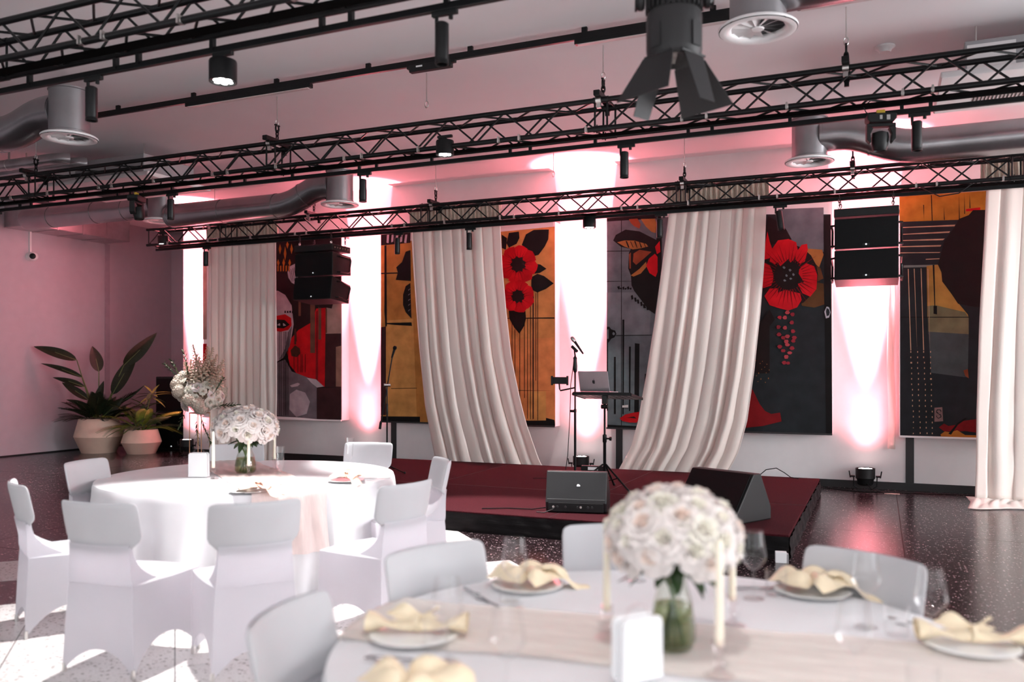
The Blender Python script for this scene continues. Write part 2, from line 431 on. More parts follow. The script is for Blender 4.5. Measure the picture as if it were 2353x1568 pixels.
ART={
1:[
('black',[1.34,3.13,3.05,3.13,3.05,0.01,1.34,0.05]),
('beige',[2.75,2.06,3.05,2.05,3.05,1.49,2.73,1.49]),
('darkbrown',[2.72,1.48,3.05,1.49,3.05,0.57,2.72,0.57]),
('beige2',[2.94,1.26,3.05,1.28,3.05,0.58,2.94,0.58]),
('red',[1.91,1.17,2.01,1.43,2.17,1.58,2.43,1.69,2.53,1.93,2.73,1.94,2.71,0.57,2.43,0.72,2.14,0.78,1.97,0.95]),
('darkred',[2.53,1.88,2.57,1.9,2.57,0.67,2.52,0.69]),
('grey',[1.64,0.98,1.87,1.05,2.01,0.84,2.33,0.74,2.7,0.58,2.55,0.56,2.55,0.01,1.64,0.06]),
('lightgrey',[1.97,0.44,2.11,0.52,2.3,0.47,2.4,0.31,2.33,0.1,2.11,0.04,1.96,0.17]),
('lightgrey',[2.33,0.73,2.53,0.7,2.69,0.58,2.55,0.56,2.43,0.64]),
('lightgrey',[1.97,0.59,2.14,0.64,2.19,0.62,2.14,0.58,2.01,0.56]),
('lightgrey',[1.54,2.27,1.71,2.27,1.87,2.19,2.01,2.0,2.06,1.7,2.02,1.51,1.97,1.3,1.84,1.09,1.69,1.01,1.54,0.98]),
('grey',[1.94,1.54,2.02,1.65,1.97,1.29,1.84,1.09,1.74,1.05,1.87,1.25]),
('red',[1.54,1.79,1.71,1.83,1.87,1.85,2.0,1.78,2.01,1.65,1.94,1.57,1.77,1.54,1.54,1.58]),
('black',[1.54,1.71,1.71,1.76,1.86,1.75,1.97,1.66,1.84,1.6,1.67,1.61,1.54,1.63]),
('lightgrey',[1.69,1.66,1.74,1.69,1.84,1.69,1.89,1.65,1.81,1.64]),
('black',[1.76,1.69,1.82,1.69,1.83,1.64,1.76,1.64]),
('hair',[1.54,2.61,1.94,2.54,2.12,2.32,2.41,2.04,2.45,1.77,2.4,1.68,2.17,1.57,2.11,1.59,2.12,1.35,2.07,1.46,2.05,1.7,2.01,2.0,1.87,2.2,1.71,2.28,1.54,2.28]),
('fan',[1.92,2.59,1.97,2.69,2.11,2.74,2.14,2.66,2.14,2.34,2.01,2.4,1.94,2.49]),
('black',[2.01,2.42,1.96,2.62,1.97,2.62,2.02,2.41]),
('black',[2.04,2.42,1.99,2.64,2.0,2.64,2.05,2.42]),
('black',[2.07,2.43,2.03,2.65,2.04,2.66,2.08,2.43]),
('black',[2.1,2.44,2.06,2.67,2.07,2.67,2.11,2.43]),
('black',[2.12,2.44,2.09,2.69,2.1,2.69,2.14,2.44]),
('gold',[1.76,3.1,1.79,3.01,1.76,2.91,1.73,3.01]),
('gold',[1.87,3.05,1.9,2.92,1.87,2.79,1.84,2.92]),
('gold',[1.92,3.13,1.95,3.08,1.92,3.0,1.89,3.08]),
('gold',[2.01,3.09,2.04,2.99,2.01,2.9,1.98,2.99]),
('gold',[1.84,2.84,1.87,2.76,1.84,2.68,1.81,2.76]),
('gold',[1.97,2.82,2.0,2.75,1.97,2.69,1.94,2.75]),
('gold',[1.72,2.83,1.75,2.76,1.72,2.7,1.69,2.77]),
('gold',[1.7,2.71,1.73,2.72,1.73,2.62,1.7,2.61]),
('gold',[1.76,2.71,1.79,2.71,1.79,2.61,1.76,2.61]),
('gold',[1.82,2.71,1.85,2.71,1.85,2.61,1.82,2.61]),
('gold',[1.88,2.7,1.91,2.71,1.91,2.61,1.88,2.6]),
('gold',[1.94,2.7,1.97,2.7,1.97,2.6,1.94,2.6]),
('tassel',[2.41,2.03,2.51,2.02,2.51,1.16,2.41,1.16]),
('tassel',[2.58,2.02,2.64,2.02,2.64,1.39,2.58,1.39]),
('tassel',[2.16,2.21,2.21,2.21,2.21,1.81,2.16,1.81]),
('tassel',[2.73,1.92,2.76,1.92,2.76,1.5,2.73,1.5]),
('earring',[2.09,1.3,2.19,1.24,2.2,1.15,2.12,1.09,2.01,1.11,1.99,1.21]),
('earring',[2.07,1.59,2.11,1.59,2.11,1.31,2.07,1.31]),
('black',[1.74,1.55,1.75,1.55,1.75,0.06,1.74,0.06]),
('black',[1.78,1.55,1.79,1.55,1.79,0.06,1.78,0.06]),
('black',[1.84,1.54,1.85,1.54,1.85,0.06,1.84,0.06]),
('black',[1.87,1.54,1.88,1.54,1.88,0.06,1.87,0.06]),
('black',[1.89,1.54,1.9,1.54,1.9,0.06,1.89,0.06]),
('black',[1.93,1.54,1.94,1.54,1.94,0.06,1.93,0.06]),
('black',[2.06,1.14,2.07,1.14,2.07,0.82,2.06,0.82]),
('black',[2.14,1.14,2.15,1.14,2.15,0.82,2.14,0.82]),
('black',[2.21,1.14,2.22,1.14,2.22,0.82,2.21,0.82]),
('black',[2.24,1.14,2.25,1.14,2.25,0.82,2.24,0.82]),
('black',[2.3,1.14,2.31,1.14,2.31,0.82,2.3,0.82]),
('black',[1.86,1.91,1.89,1.91,1.89,1.87,1.86,1.87]),
('black',[1.91,1.9,1.94,1.91,1.95,1.87,1.91,1.87]),
('black',[1.96,1.9,2.0,1.91,2.0,1.87,1.97,1.87]),
('black',[2.02,1.9,2.05,1.91,2.05,1.87,2.02,1.86]),
('darkbrown',[2.55,0.55,3.05,0.57,3.05,0.01,2.55,0.01]),
('hair',[2.53,2.17,2.9,2.05,2.86,1.92,2.75,1.94,2.59,1.94]),
('beige',[0,3.05,0.09,3.04,0.09,1.43,0,1.43]),
('red',[0,1.35,0.09,1.35,0.09,0.23,0,0.22]),
],
2:[
('ochre',[0.0,2.98,3.1,3.06,3.11,0.01,0.0,0.0]),
('ochre3',[0.1,1.69,0.62,1.71,0.69,0.09,0.1,0.08]),
('ochre2',[2.21,3.04,3.1,3.05,3.1,1.33,2.34,1.34]),
('ochre4',[2.32,1.34,3.1,1.36,3.11,0.08,2.5,0.07]),
('black',[0.0,3.13,0.57,3.13,0.57,2.96,0.0,2.95]),
('fan',[0.12,3.12,0.16,3.12,0.15,2.98,0.11,2.99]),
('fan',[0.21,3.11,0.25,3.12,0.24,3.0,0.2,2.99]),
('fan',[0.3,3.11,0.34,3.11,0.32,2.97,0.28,2.98]),
('fan',[0.38,3.1,0.42,3.11,0.41,2.99,0.37,2.98]),
('fan',[0.47,3.1,0.51,3.1,0.49,2.96,0.45,2.97]),
('darkbrown',[0.0,1.58,0.1,1.59,0.1,0.11,0.0,0.11]),
('black',[0.07,2.94,0.11,2.95,0.12,1.6,0.09,1.58,0.07,1.84]),
('black',[0.0,2.49,0.57,2.48,0.57,2.46,0.0,2.47]),
('black',[0.11,1.65,0.59,1.65,0.6,1.59,0.3,1.61,0.11,1.63]),
('black',[0.0,0.09,0.75,0.1,0.75,0.01,0.0,0.0]),
('black',[0.2,0.56,0.69,0.57,0.69,0.56,0.2,0.55]),
('black',[2.29,1.68,3.1,1.67,3.1,1.65,2.29,1.67]),
('black',[2.44,0.55,3.11,0.55,3.11,0.55,2.44,0.54]),
('black',[2.48,0.09,2.67,0.08,2.82,0.1,2.96,0.13,3.1,0.1,3.11,0.01,2.5,0.0]),
('ochre3',[2.67,0.53,2.96,0.54,2.96,0.09,2.68,0.08]),
('black',[0.48,2.82,0.57,2.84,0.58,2.33,0.29,2.36,0.33,2.48,0.3,2.57,0.41,2.65]),
('black',[0.57,2.3,0.48,2.25,0.43,2.11,0.43,1.94,0.48,1.82,0.59,1.71]),
('grey',[0.53,2.19,0.57,2.21,0.57,2.2,0.53,2.17]),
('grey',[0.53,2.11,0.57,2.13,0.57,2.12,0.53,2.09]),
('grey',[0.53,2.02,0.57,2.04,0.57,2.03,0.53,2.0]),
('grey',[0.53,1.94,0.57,1.96,0.57,1.95,0.53,1.92]),
('grey',[0.53,1.85,0.57,1.87,0.57,1.86,0.53,1.83]),
('darkbrown',[2.52,1.45,2.53,1.45,2.53,0.08,2.52,0.08]),
('darkbrown',[2.65,1.66,2.66,1.66,2.66,0.11,2.65,0.11]),
('darkbrown',[2.7,2.03,2.71,2.03,2.71,0.1,2.7,0.1]),
('darkbrown',[2.74,2.06,2.75,2.06,2.75,0.1,2.74,0.1]),
('darkbrown',[2.75,2.03,2.76,2.03,2.76,0.11,2.75,0.11]),
('darkbrown',[2.79,2.05,2.8,2.05,2.8,0.7,2.79,0.7]),
('darkbrown',[2.82,2.08,2.83,2.08,2.83,0.09,2.82,0.09]),
('darkbrown',[2.9,2.08,2.9,2.08,2.9,0.96,2.9,0.96]),
('darkbrown',[2.39,1.67,2.4,1.67,2.4,0.43,2.39,0.43]),
('darkbrown',[2.44,1.5,2.45,1.5,2.45,0.16,2.44,0.16]),
('darkbrown',[2.6,1.77,2.61,1.77,2.61,0.43,2.6,0.43]),
('black',[2.22,2.99,2.31,2.93,2.29,2.75,2.22,2.78]),
('black',[2.34,3.01,2.51,3.02,2.52,2.92,2.47,2.83,2.34,2.78,2.3,2.85]),
('black',[2.56,2.81,2.63,2.97,2.76,3.03,3.01,3.02,3.0,2.87,2.94,2.76,2.84,2.64,2.73,2.62,2.64,2.73]),
('black',[2.76,2.51,2.87,2.49,2.97,2.42,2.86,2.36,2.76,2.35]),
('black',[2.72,2.3,2.82,2.35,2.93,2.31,3.09,2.19,2.96,2.11,2.82,2.06,2.72,2.11]),
('black',[2.34,1.8,2.62,1.78,2.63,1.66,2.6,1.55,2.52,1.43,2.43,1.53,2.35,1.67]),
('fred3',[2.78,2.49,2.76,2.4,2.72,2.33,2.64,2.27,2.55,2.25,2.45,2.25,2.35,2.29,2.28,2.35,2.23,2.43,2.21,2.52,2.23,2.61,2.28,2.69,2.36,2.74,2.45,2.77,2.55,2.76,2.64,2.72,2.72,2.66,2.77,2.58]),
('fred',[2.58,2.5,2.7,2.54,2.78,2.55,2.83,2.48,2.81,2.41,2.76,2.34,2.67,2.38,2.58,2.48]),
('fred2',[2.56,2.45,2.67,2.4,2.74,2.35,2.73,2.27,2.65,2.24,2.57,2.22,2.53,2.31,2.53,2.44]),
('fred',[2.5,2.43,2.55,2.32,2.56,2.24,2.49,2.2,2.4,2.22,2.33,2.27,2.37,2.35,2.47,2.44]),
('fred2',[2.44,2.46,2.39,2.35,2.34,2.29,2.25,2.31,2.21,2.38,2.19,2.46,2.28,2.49,2.42,2.48]),
('fred',[2.42,2.51,2.3,2.47,2.21,2.47,2.16,2.53,2.19,2.61,2.23,2.67,2.33,2.64,2.42,2.54]),
('fred2',[2.44,2.57,2.32,2.62,2.25,2.67,2.27,2.74,2.35,2.78,2.43,2.79,2.47,2.71,2.47,2.58]),
('fred',[2.5,2.58,2.45,2.7,2.44,2.78,2.51,2.81,2.59,2.79,2.66,2.74,2.63,2.66,2.53,2.58]),
('fred2',[2.56,2.56,2.61,2.66,2.66,2.73,2.74,2.7,2.78,2.63,2.8,2.56,2.71,2.52,2.58,2.53]),
('fred3',[2.6,2.48,2.77,2.43,2.59,2.48]),
('fred3',[2.59,2.46,2.75,2.37,2.58,2.45]),
('fred3',[2.57,2.44,2.71,2.32,2.57,2.44]),
('fred3',[2.55,2.43,2.65,2.28,2.55,2.42]),
('fred3',[2.53,2.42,2.58,2.25,2.52,2.42]),
('fred3',[2.51,2.41,2.51,2.24,2.5,2.41]),
('fred3',[2.48,2.42,2.43,2.25,2.47,2.42]),
('fred3',[2.45,2.43,2.36,2.28,2.45,2.43]),
('fred3',[2.43,2.44,2.3,2.32,2.43,2.45]),
('fred3',[2.42,2.46,2.26,2.38,2.41,2.47]),
('fred3',[2.4,2.48,2.22,2.44,2.4,2.49]),
('fred3',[2.4,2.51,2.21,2.51,2.4,2.52]),
('fred3',[2.4,2.53,2.22,2.58,2.4,2.54]),
('fred3',[2.41,2.55,2.25,2.64,2.41,2.56]),
('fred3',[2.42,2.57,2.29,2.7,2.43,2.58]),
('fred3',[2.44,2.59,2.35,2.74,2.45,2.59]),
('fred3',[2.47,2.6,2.42,2.76,2.48,2.6]),
('fred3',[2.49,2.6,2.49,2.77,2.5,2.6]),
('fred3',[2.52,2.6,2.56,2.76,2.53,2.59]),
('fred3',[2.54,2.59,2.63,2.73,2.55,2.58]),
('fred3',[2.57,2.57,2.69,2.69,2.57,2.57]),
('fred3',[2.58,2.55,2.74,2.63,2.59,2.55]),
('fred3',[2.59,2.53,2.77,2.57,2.6,2.52]),
('fred3',[2.6,2.51,2.78,2.5,2.6,2.5]),
('hair',[2.61,2.5,2.63,2.46,2.58,2.44,2.57,2.39,2.52,2.41,2.47,2.38,2.44,2.42,2.39,2.43,2.4,2.48,2.36,2.51,2.4,2.55,2.39,2.6,2.44,2.6,2.47,2.64,2.52,2.61,2.57,2.62,2.58,2.57,2.63,2.54]),
('fred3',[2.74,2.0,2.73,1.93,2.68,1.86,2.62,1.81,2.54,1.79,2.46,1.79,2.38,1.82,2.31,1.87,2.27,1.94,2.25,2.02,2.27,2.1,2.31,2.16,2.38,2.21,2.46,2.23,2.54,2.23,2.62,2.2,2.69,2.14,2.73,2.08]),
('fred',[2.57,1.99,2.68,2.0,2.75,1.99,2.77,1.92,2.72,1.86,2.66,1.81,2.6,1.86,2.55,1.97]),
('fred2',[2.52,1.95,2.61,1.88,2.65,1.82,2.6,1.76,2.52,1.76,2.44,1.78,2.44,1.85,2.5,1.95]),
('fred',[2.46,1.96,2.46,1.85,2.43,1.79,2.35,1.79,2.29,1.85,2.26,1.92,2.32,1.96,2.44,1.97]),
('fred2',[2.43,2.0,2.34,1.95,2.27,1.93,2.21,1.98,2.22,2.06,2.26,2.13,2.34,2.11,2.43,2.03]),
('fred',[2.45,2.06,2.34,2.09,2.28,2.13,2.29,2.2,2.36,2.24,2.44,2.25,2.48,2.18,2.47,2.07]),
('fred2',[2.51,2.08,2.46,2.17,2.45,2.24,2.52,2.27,2.6,2.24,2.67,2.19,2.63,2.13,2.53,2.07]),
('fred',[2.56,2.05,2.61,2.13,2.66,2.18,2.73,2.15,2.76,2.07,2.76,2.0,2.68,1.98,2.57,2.02]),
('fred3',[2.57,1.97,2.71,1.89,2.57,1.96]),
('fred3',[2.56,1.95,2.66,1.84,2.55,1.95]),
('fred3',[2.54,1.94,2.6,1.81,2.53,1.94]),
('fred3',[2.51,1.93,2.53,1.79,2.51,1.93]),
('fred3',[2.49,1.93,2.46,1.79,2.48,1.93]),
('fred3',[2.46,1.94,2.39,1.81,2.46,1.94]),
('fred3',[2.44,1.95,2.33,1.85,2.44,1.96]),
('fred3',[2.43,1.97,2.29,1.91,2.42,1.98]),
('fred3',[2.42,1.99,2.26,1.97,2.41,2.0]),
('fred3',[2.41,2.02,2.26,2.04,2.41,2.03]),
('fred3',[2.42,2.04,2.27,2.1,2.42,2.05]),
('fred3',[2.43,2.06,2.31,2.16,2.44,2.07]),
('fred3',[2.45,2.08,2.36,2.2,2.46,2.08]),
('fred3',[2.47,2.09,2.43,2.23,2.48,2.09]),
('fred3',[2.5,2.09,2.5,2.23,2.51,2.09]),
('fred3',[2.52,2.09,2.57,2.22,2.53,2.08]),
('fred3',[2.55,2.08,2.64,2.19,2.55,2.07]),
('fred3',[2.56,2.06,2.69,2.14,2.57,2.05]),
('fred3',[2.58,2.04,2.72,2.08,2.58,2.03]),
('fred3',[2.58,2.02,2.74,2.02,2.58,2.01]),
('fred3',[2.58,1.99,2.73,1.95,2.58,1.99]),
('hair',[2.59,2.01,2.61,1.97,2.57,1.95,2.56,1.91,2.52,1.93,2.48,1.9,2.45,1.94,2.41,1.94,2.41,1.98,2.38,2.02,2.41,2.04,2.41,2.09,2.45,2.09,2.48,2.12,2.52,2.1,2.56,2.1,2.57,2.06,2.61,2.04]),
],
3:[
('slate',[0,3.13,3.13,2.96,3.15,0.0,0.01,0.0]),
('charcoal',[1.88,3.05,3.13,2.96,3.15,0.0,1.74,0]),
('slate',[2.45,3.08,3.04,3.06,3.04,2.46,2.56,2.53]),
('slate2',[0.0,2.02,0.68,2.0,0.65,1.38,0.0,1.39]),
('black',[0.22,3.11,0.23,3.11,0.23,0.04,0.22,0.04]),
('black',[0.0,2.64,0.75,2.61,0.75,2.6,0.0,2.63]),
('black',[0.0,2.19,0.75,2.16,0.75,2.16,0.0,2.18]),
('black',[0.14,1.38,0.68,1.38,0.68,1.37,0.14,1.37]),
('black',[0,3.13,0.82,3.13,0.82,3.07,0.0,3.08]),
('black',[0.24,1.61,0.27,1.61,0.26,0.21,0.24,0.21]),
('black',[0.11,1.06,0.14,1.06,0.14,0.21,0.11,0.21]),
('black',[0.34,1.21,0.37,1.21,0.36,0.26,0.34,0.26]),
('black',[0.43,1.26,0.5,1.25,0.49,0.17,0.42,0.17]),
('black',[0.58,0.81,0.61,0.81,0.6,0.52,0.57,0.52]),
('black',[0.0,1.51,0.04,1.51,0.07,1.47,0.13,1.45,0.15,1.4,0.12,1.35,0.07,1.33,0.04,1.29,0.02,1.27,0.02,0.26,0.0,0.26]),
('black',[0.01,0.05,0.46,0.04,0.46,0.0,0.01,0.0]),
('black',[3.04,2.94,3.13,2.95,3.14,0.0,3.07,0.0]),
('slate2',[0.0,1.47,0.03,1.47,0.03,1.33,0.0,1.33]),
('slate2',[0.09,1.42,0.11,1.43,0.13,1.4,0.11,1.38,0.09,1.39]),
('black',[0.1,2.79,0.14,2.87,0.29,2.94,0.5,2.9,0.75,2.76,0.8,2.98,0.83,2.98,0.83,2.34,0.73,1.68,0.63,1.75,0.51,1.91,0.42,2.03,0.38,2.11,0.37,2.26,0.33,2.36,0.34,2.59,0.37,2.65,0.22,2.69]),
('orange',[0.16,2.76,0.27,2.78,0.42,2.77,0.6,2.71,0.63,2.67,0.52,2.65,0.4,2.64,0.27,2.69]),
('orange',[0.52,3.08,0.73,3.07,0.76,2.98,0.74,2.86,0.68,2.88,0.59,2.97]),
('rust',[0.34,3.09,0.47,3.09,0.52,3.0,0.5,2.94,0.42,2.98,0.37,3.03]),
('rust',[0.41,2.58,0.5,2.63,0.68,2.59,0.57,2.5,0.45,2.41,0.4,2.46]),
('orange',[0.37,2.26,0.5,2.35,0.6,2.45,0.61,2.38,0.52,2.28,0.41,2.24]),
('rust',[0.34,2.57,0.37,2.6,0.37,2.36,0.35,2.36]),
('black',[0.29,2.77,0.31,2.77,0.35,2.67,0.33,2.67]),
('black',[0.36,2.76,0.37,2.76,0.41,2.67,0.4,2.67]),
('black',[0.42,2.76,0.44,2.76,0.47,2.66,0.46,2.66]),
('black',[0.49,2.76,0.5,2.76,0.54,2.66,0.52,2.66]),
('black',[0.55,2.75,0.56,2.75,0.6,2.66,0.59,2.66]),
('fred',[0.73,2.66,0.8,2.74,0.81,2.58,0.76,2.55]),
('fred',[0.6,2.39,0.64,2.49,0.73,2.56,0.77,2.51,0.77,2.29,0.74,2.22,0.65,2.28]),
('black',[0.16,2.1,0.2,2.11,0.2,2.06,0.18,2.06]),
('black',[0.2,2.08,0.23,2.09,0.24,2.06,0.21,2.06]),
('black',[0.24,2.09,0.27,2.1,0.27,2.06,0.25,2.05]),
('black',[0.27,2.07,0.3,2.08,0.31,2.06,0.28,2.05]),
('black',[0.31,2.09,0.34,2.1,0.35,2.06,0.32,2.05]),
('black',[0.35,2.07,0.38,2.08,0.38,2.05,0.36,2.05]),
('black',[0.37,1.96,0.4,1.97,0.41,1.91,0.38,1.9]),
('black',[0.42,1.93,0.45,1.93,0.46,1.87,0.43,1.87]),
('black',[0.46,1.9,0.49,1.9,0.5,1.84,0.47,1.84]),
('black',[0.51,1.86,0.54,1.87,0.55,1.81,0.52,1.8]),
('black',[0.55,1.83,0.58,1.83,0.6,1.77,0.56,1.77]),
('black',[0.6,1.8,0.63,1.8,0.64,1.74,0.61,1.74]),
('sticker',[0.24,0.34,0.33,0.35,0.33,0.31,0.24,0.31]),
('red',[0.2,0.15,0.29,0.21,0.42,0.24,0.5,0.25,0.5,0.17,0.46,0.09,0.35,0.09,0.24,0.11]),
('black',[0.29,0.16,0.42,0.18,0.46,0.15,0.37,0.16]),
('hair',[2.32,2.99,2.48,2.89,2.56,2.79,2.63,2.65,2.34,2.59,2.25,2.6,2.3,2.88]),
('orange',[2.79,2.52,3.02,2.49,3.04,2.42,2.98,2.24,2.94,2.19,2.87,2.33]),
('brown',[2.74,1.92,2.96,2.05,3.04,2.03,3.05,1.75,2.92,1.71,2.76,1.74]),
('brown',[2.85,2.38,3.0,2.24,3.04,2.1,2.94,2.05]),
('hair',[2.97,2.15,2.95,2.0,2.88,1.88,2.78,1.78,2.65,1.74,2.52,1.74,2.39,1.8,2.29,1.9,2.22,2.03,2.19,2.18,2.22,2.33,2.29,2.46,2.4,2.55,2.52,2.59,2.66,2.58,2.78,2.52,2.88,2.42,2.95,2.28]),
('fred',[2.34,2.36,2.36,2.52,2.45,2.65,2.59,2.66,2.69,2.61,2.71,2.5,2.65,2.37,2.56,2.28,2.45,2.3]),
('fred',[2.68,2.46,2.76,2.57,2.83,2.58,2.84,2.5,2.8,2.34,2.74,2.31,2.68,2.37]),
('fred',[2.71,2.04,2.72,2.23,2.81,2.32,2.92,2.27,2.96,2.15,2.95,1.96,2.87,1.86,2.77,1.91]),
('fred',[2.45,1.99,2.59,1.95,2.74,1.91,2.76,1.82,2.7,1.72,2.59,1.68,2.48,1.71,2.34,1.76,2.27,1.89,2.34,1.99]),
('fred',[2.25,2.36,2.34,2.31,2.41,2.17,2.36,2.03,2.25,2.0,2.21,2.18]),
('fred',[2.31,2.78,2.34,2.64,2.38,2.52,2.34,2.41,2.26,2.39,2.28,2.6]),
('hair',[2.39,2.17,2.36,2.29,2.45,2.35,2.48,2.29,2.59,2.39,2.63,2.3,2.74,2.32,2.72,2.18,2.79,2.06,2.7,2.04,2.72,1.93,2.59,1.98,2.45,1.93,2.46,2.04,2.38,2.03]),
('fred3',[2.77,2.15,2.99,2.14,2.77,2.14]),
('fred3',[2.77,2.12,3.02,2.06,2.77,2.11]),
('fred3',[2.77,2.09,2.92,2.03,2.76,2.08]),
('fred3',[2.75,2.07,2.97,1.93,2.75,2.05]),
('fred3',[2.74,2.04,2.92,1.88,2.73,2.03]),
('fred3',[2.72,2.02,2.84,1.88,2.71,2.01]),
('fred3',[2.7,2.0,2.85,1.76,2.69,1.99]),
('fred3',[2.67,1.98,2.76,1.79,2.66,1.98]),
('fred3',[2.65,1.97,2.7,1.77,2.63,1.97]),
('fred3',[2.62,1.97,2.65,1.68,2.6,1.96]),
('fred3',[2.59,1.96,2.58,1.78,2.57,1.97]),
('fred3',[2.56,1.97,2.51,1.73,2.54,1.97]),
('fred3',[2.53,1.98,2.44,1.73,2.52,1.98]),
('fred3',[2.5,1.99,2.42,1.84,2.49,2.0]),
('fred3',[2.48,2.01,2.31,1.8,2.47,2.02]),
('fred3',[2.45,2.03,2.29,1.87,2.44,2.04]),
('fred3',[2.43,2.05,2.28,1.95,2.43,2.06]),
('fred3',[2.42,2.08,2.16,1.97,2.41,2.09]),
('fred3',[2.41,2.11,2.22,2.06,2.4,2.12]),
('fred3',[2.4,2.14,2.19,2.12,2.4,2.15]),
('fred3',[2.4,2.17,2.12,2.19,2.4,2.18]),
('fred3',[2.4,2.2,2.23,2.24,2.4,2.21]),
('fred3',[2.41,2.23,2.18,2.33,2.41,2.24]),
('fred3',[2.42,2.26,2.2,2.4,2.42,2.27]),
('fred3',[2.43,2.29,2.3,2.4,2.44,2.3]),
('fred3',[2.45,2.31,2.27,2.52,2.46,2.32]),
('fred3',[2.48,2.33,2.35,2.52,2.49,2.33]),
('fred3',[2.5,2.34,2.42,2.52,2.51,2.35]),
('fred3',[2.53,2.35,2.45,2.64,2.54,2.36]),
('fred3',[2.56,2.36,2.54,2.55,2.57,2.36]),
('fred3',[2.59,2.36,2.6,2.58,2.6,2.36]),
('fred3',[2.62,2.36,2.67,2.63,2.63,2.35]),
('fred3',[2.65,2.35,2.7,2.51,2.66,2.34]),
('fred3',[2.67,2.33,2.79,2.55,2.68,2.33]),
('fred3',[2.7,2.32,2.84,2.5,2.71,2.31]),
('fred3',[2.72,2.29,2.84,2.41,2.73,2.28]),
('fred3',[2.74,2.27,2.96,2.42,2.75,2.26]),
('fred3',[2.75,2.24,2.94,2.32,2.76,2.23]),
('fred3',[2.77,2.21,2.95,2.26,2.77,2.2]),
('fred3',[2.77,2.18,3.04,2.21,2.77,2.17]),
('slate2',[2.51,2.28,2.53,2.29,2.55,2.27,2.54,2.25,2.52,2.26]),
('slate2',[2.59,2.24,2.61,2.25,2.63,2.23,2.61,2.21,2.6,2.22]),
('slate2',[2.64,2.18,2.65,2.19,2.67,2.17,2.66,2.15,2.64,2.16]),
('slate2',[2.55,2.17,2.56,2.18,2.58,2.16,2.57,2.14,2.55,2.15]),
('slate2',[2.52,2.1,2.54,2.11,2.56,2.09,2.55,2.08,2.53,2.08]),
('slate2',[2.6,2.12,2.62,2.13,2.64,2.11,2.62,2.1,2.61,2.1]),
('berry2',[2.61,1.65,2.59,1.63,2.56,1.63,2.54,1.65,2.56,1.68,2.59,1.68]),
('berry',[2.67,1.63,2.66,1.6,2.63,1.6,2.61,1.63,2.63,1.65,2.66,1.65]),
('berry',[2.5,1.59,2.49,1.56,2.46,1.57,2.44,1.59,2.46,1.61,2.49,1.61]),
('berry2',[2.57,1.58,2.56,1.56,2.53,1.56,2.51,1.58,2.53,1.61,2.56,1.61]),
('berry',[2.66,1.51,2.65,1.49,2.62,1.49,2.6,1.51,2.62,1.54,2.65,1.54]),
('berry',[2.49,1.46,2.47,1.43,2.44,1.43,2.43,1.46,2.44,1.48,2.47,1.48]),
('berry2',[2.57,1.44,2.56,1.42,2.53,1.42,2.51,1.44,2.53,1.47,2.56,1.47]),
('berry',[2.68,1.39,2.66,1.37,2.63,1.37,2.62,1.4,2.63,1.42,2.66,1.42]),
('berry',[2.5,1.35,2.48,1.33,2.45,1.33,2.43,1.35,2.45,1.38,2.48,1.38]),
('berry2',[2.61,1.33,2.59,1.3,2.56,1.3,2.54,1.33,2.56,1.35,2.59,1.35]),
('berry',[2.55,1.31,2.54,1.28,2.5,1.29,2.49,1.31,2.5,1.33,2.54,1.33]),
('berry',[2.7,1.31,2.68,1.28,2.65,1.28,2.63,1.31,2.65,1.33,2.68,1.33]),
('berry2',[2.59,1.26,2.58,1.23,2.54,1.23,2.53,1.26,2.54,1.28,2.58,1.28]),
('berry',[2.68,1.26,2.67,1.24,2.64,1.24,2.62,1.26,2.64,1.29,2.67,1.28]),
('berry',[2.51,1.19,2.49,1.16,2.46,1.16,2.44,1.19,2.46,1.21,2.49,1.21]),
('berry2',[2.61,1.21,2.59,1.19,2.56,1.19,2.54,1.21,2.56,1.24,2.59,1.23]),
('berry',[2.67,1.16,2.65,1.14,2.62,1.14,2.6,1.16,2.62,1.19,2.65,1.19]),
('berry',[2.55,1.13,2.54,1.11,2.5,1.11,2.49,1.13,2.5,1.15,2.54,1.15]),
('berry2',[2.64,1.1,2.62,1.08,2.59,1.08,2.57,1.1,2.59,1.12,2.62,1.12]),
('berry',[2.56,0.97,2.55,0.94,2.52,0.94,2.5,0.97,2.52,0.99,2.55,0.99]),
('berry',[2.61,0.96,2.6,0.94,2.57,0.94,2.55,0.96,2.57,0.98,2.6,0.98]),
('berry2',[2.59,1.05,2.58,1.02,2.54,1.02,2.53,1.05,2.54,1.07,2.58,1.07]),
('berry',[2.23,1.33,2.21,1.31,2.18,1.31,2.16,1.33,2.18,1.36,2.21,1.36]),
('hair',[2.18,1.52,2.25,1.57,2.34,1.7,2.41,1.56,2.34,1.47,2.34,0.82,2.16,0.82]),
('gold2',[2.15,1.0,2.16,1.0,2.16,0.99,2.15,0.99]),
('gold2',[2.23,0.88,2.24,0.88,2.24,0.87,2.23,0.87]),
('gold2',[2.32,0.76,2.33,0.76,2.33,0.74,2.32,0.74]),
('gold2',[2.21,0.96,2.22,0.96,2.22,0.95,2.21,0.95]),
('gold2',[2.29,0.83,2.3,0.83,2.3,0.82,2.29,0.82]),
('gold2',[2.18,0.71,2.19,0.71,2.19,0.7,2.18,0.7]),
('gold2',[2.27,0.91,2.28,0.91,2.28,0.9,2.27,0.9]),
('gold2',[2.16,0.79,2.17,0.79,2.17,0.78,2.16,0.78]),
('gold2',[2.24,0.99,2.25,0.99,2.25,0.98,2.24,0.98]),
('gold2',[2.33,0.87,2.34,0.87,2.34,0.86,2.33,0.86]),
('gold2',[2.22,0.75,2.23,0.75,2.23,0.73,2.22,0.73]),
('gold2',[2.3,0.95,2.31,0.95,2.31,0.94,2.3,0.94]),
('gold2',[2.19,0.83,2.2,0.83,2.2,0.81,2.19,0.81]),
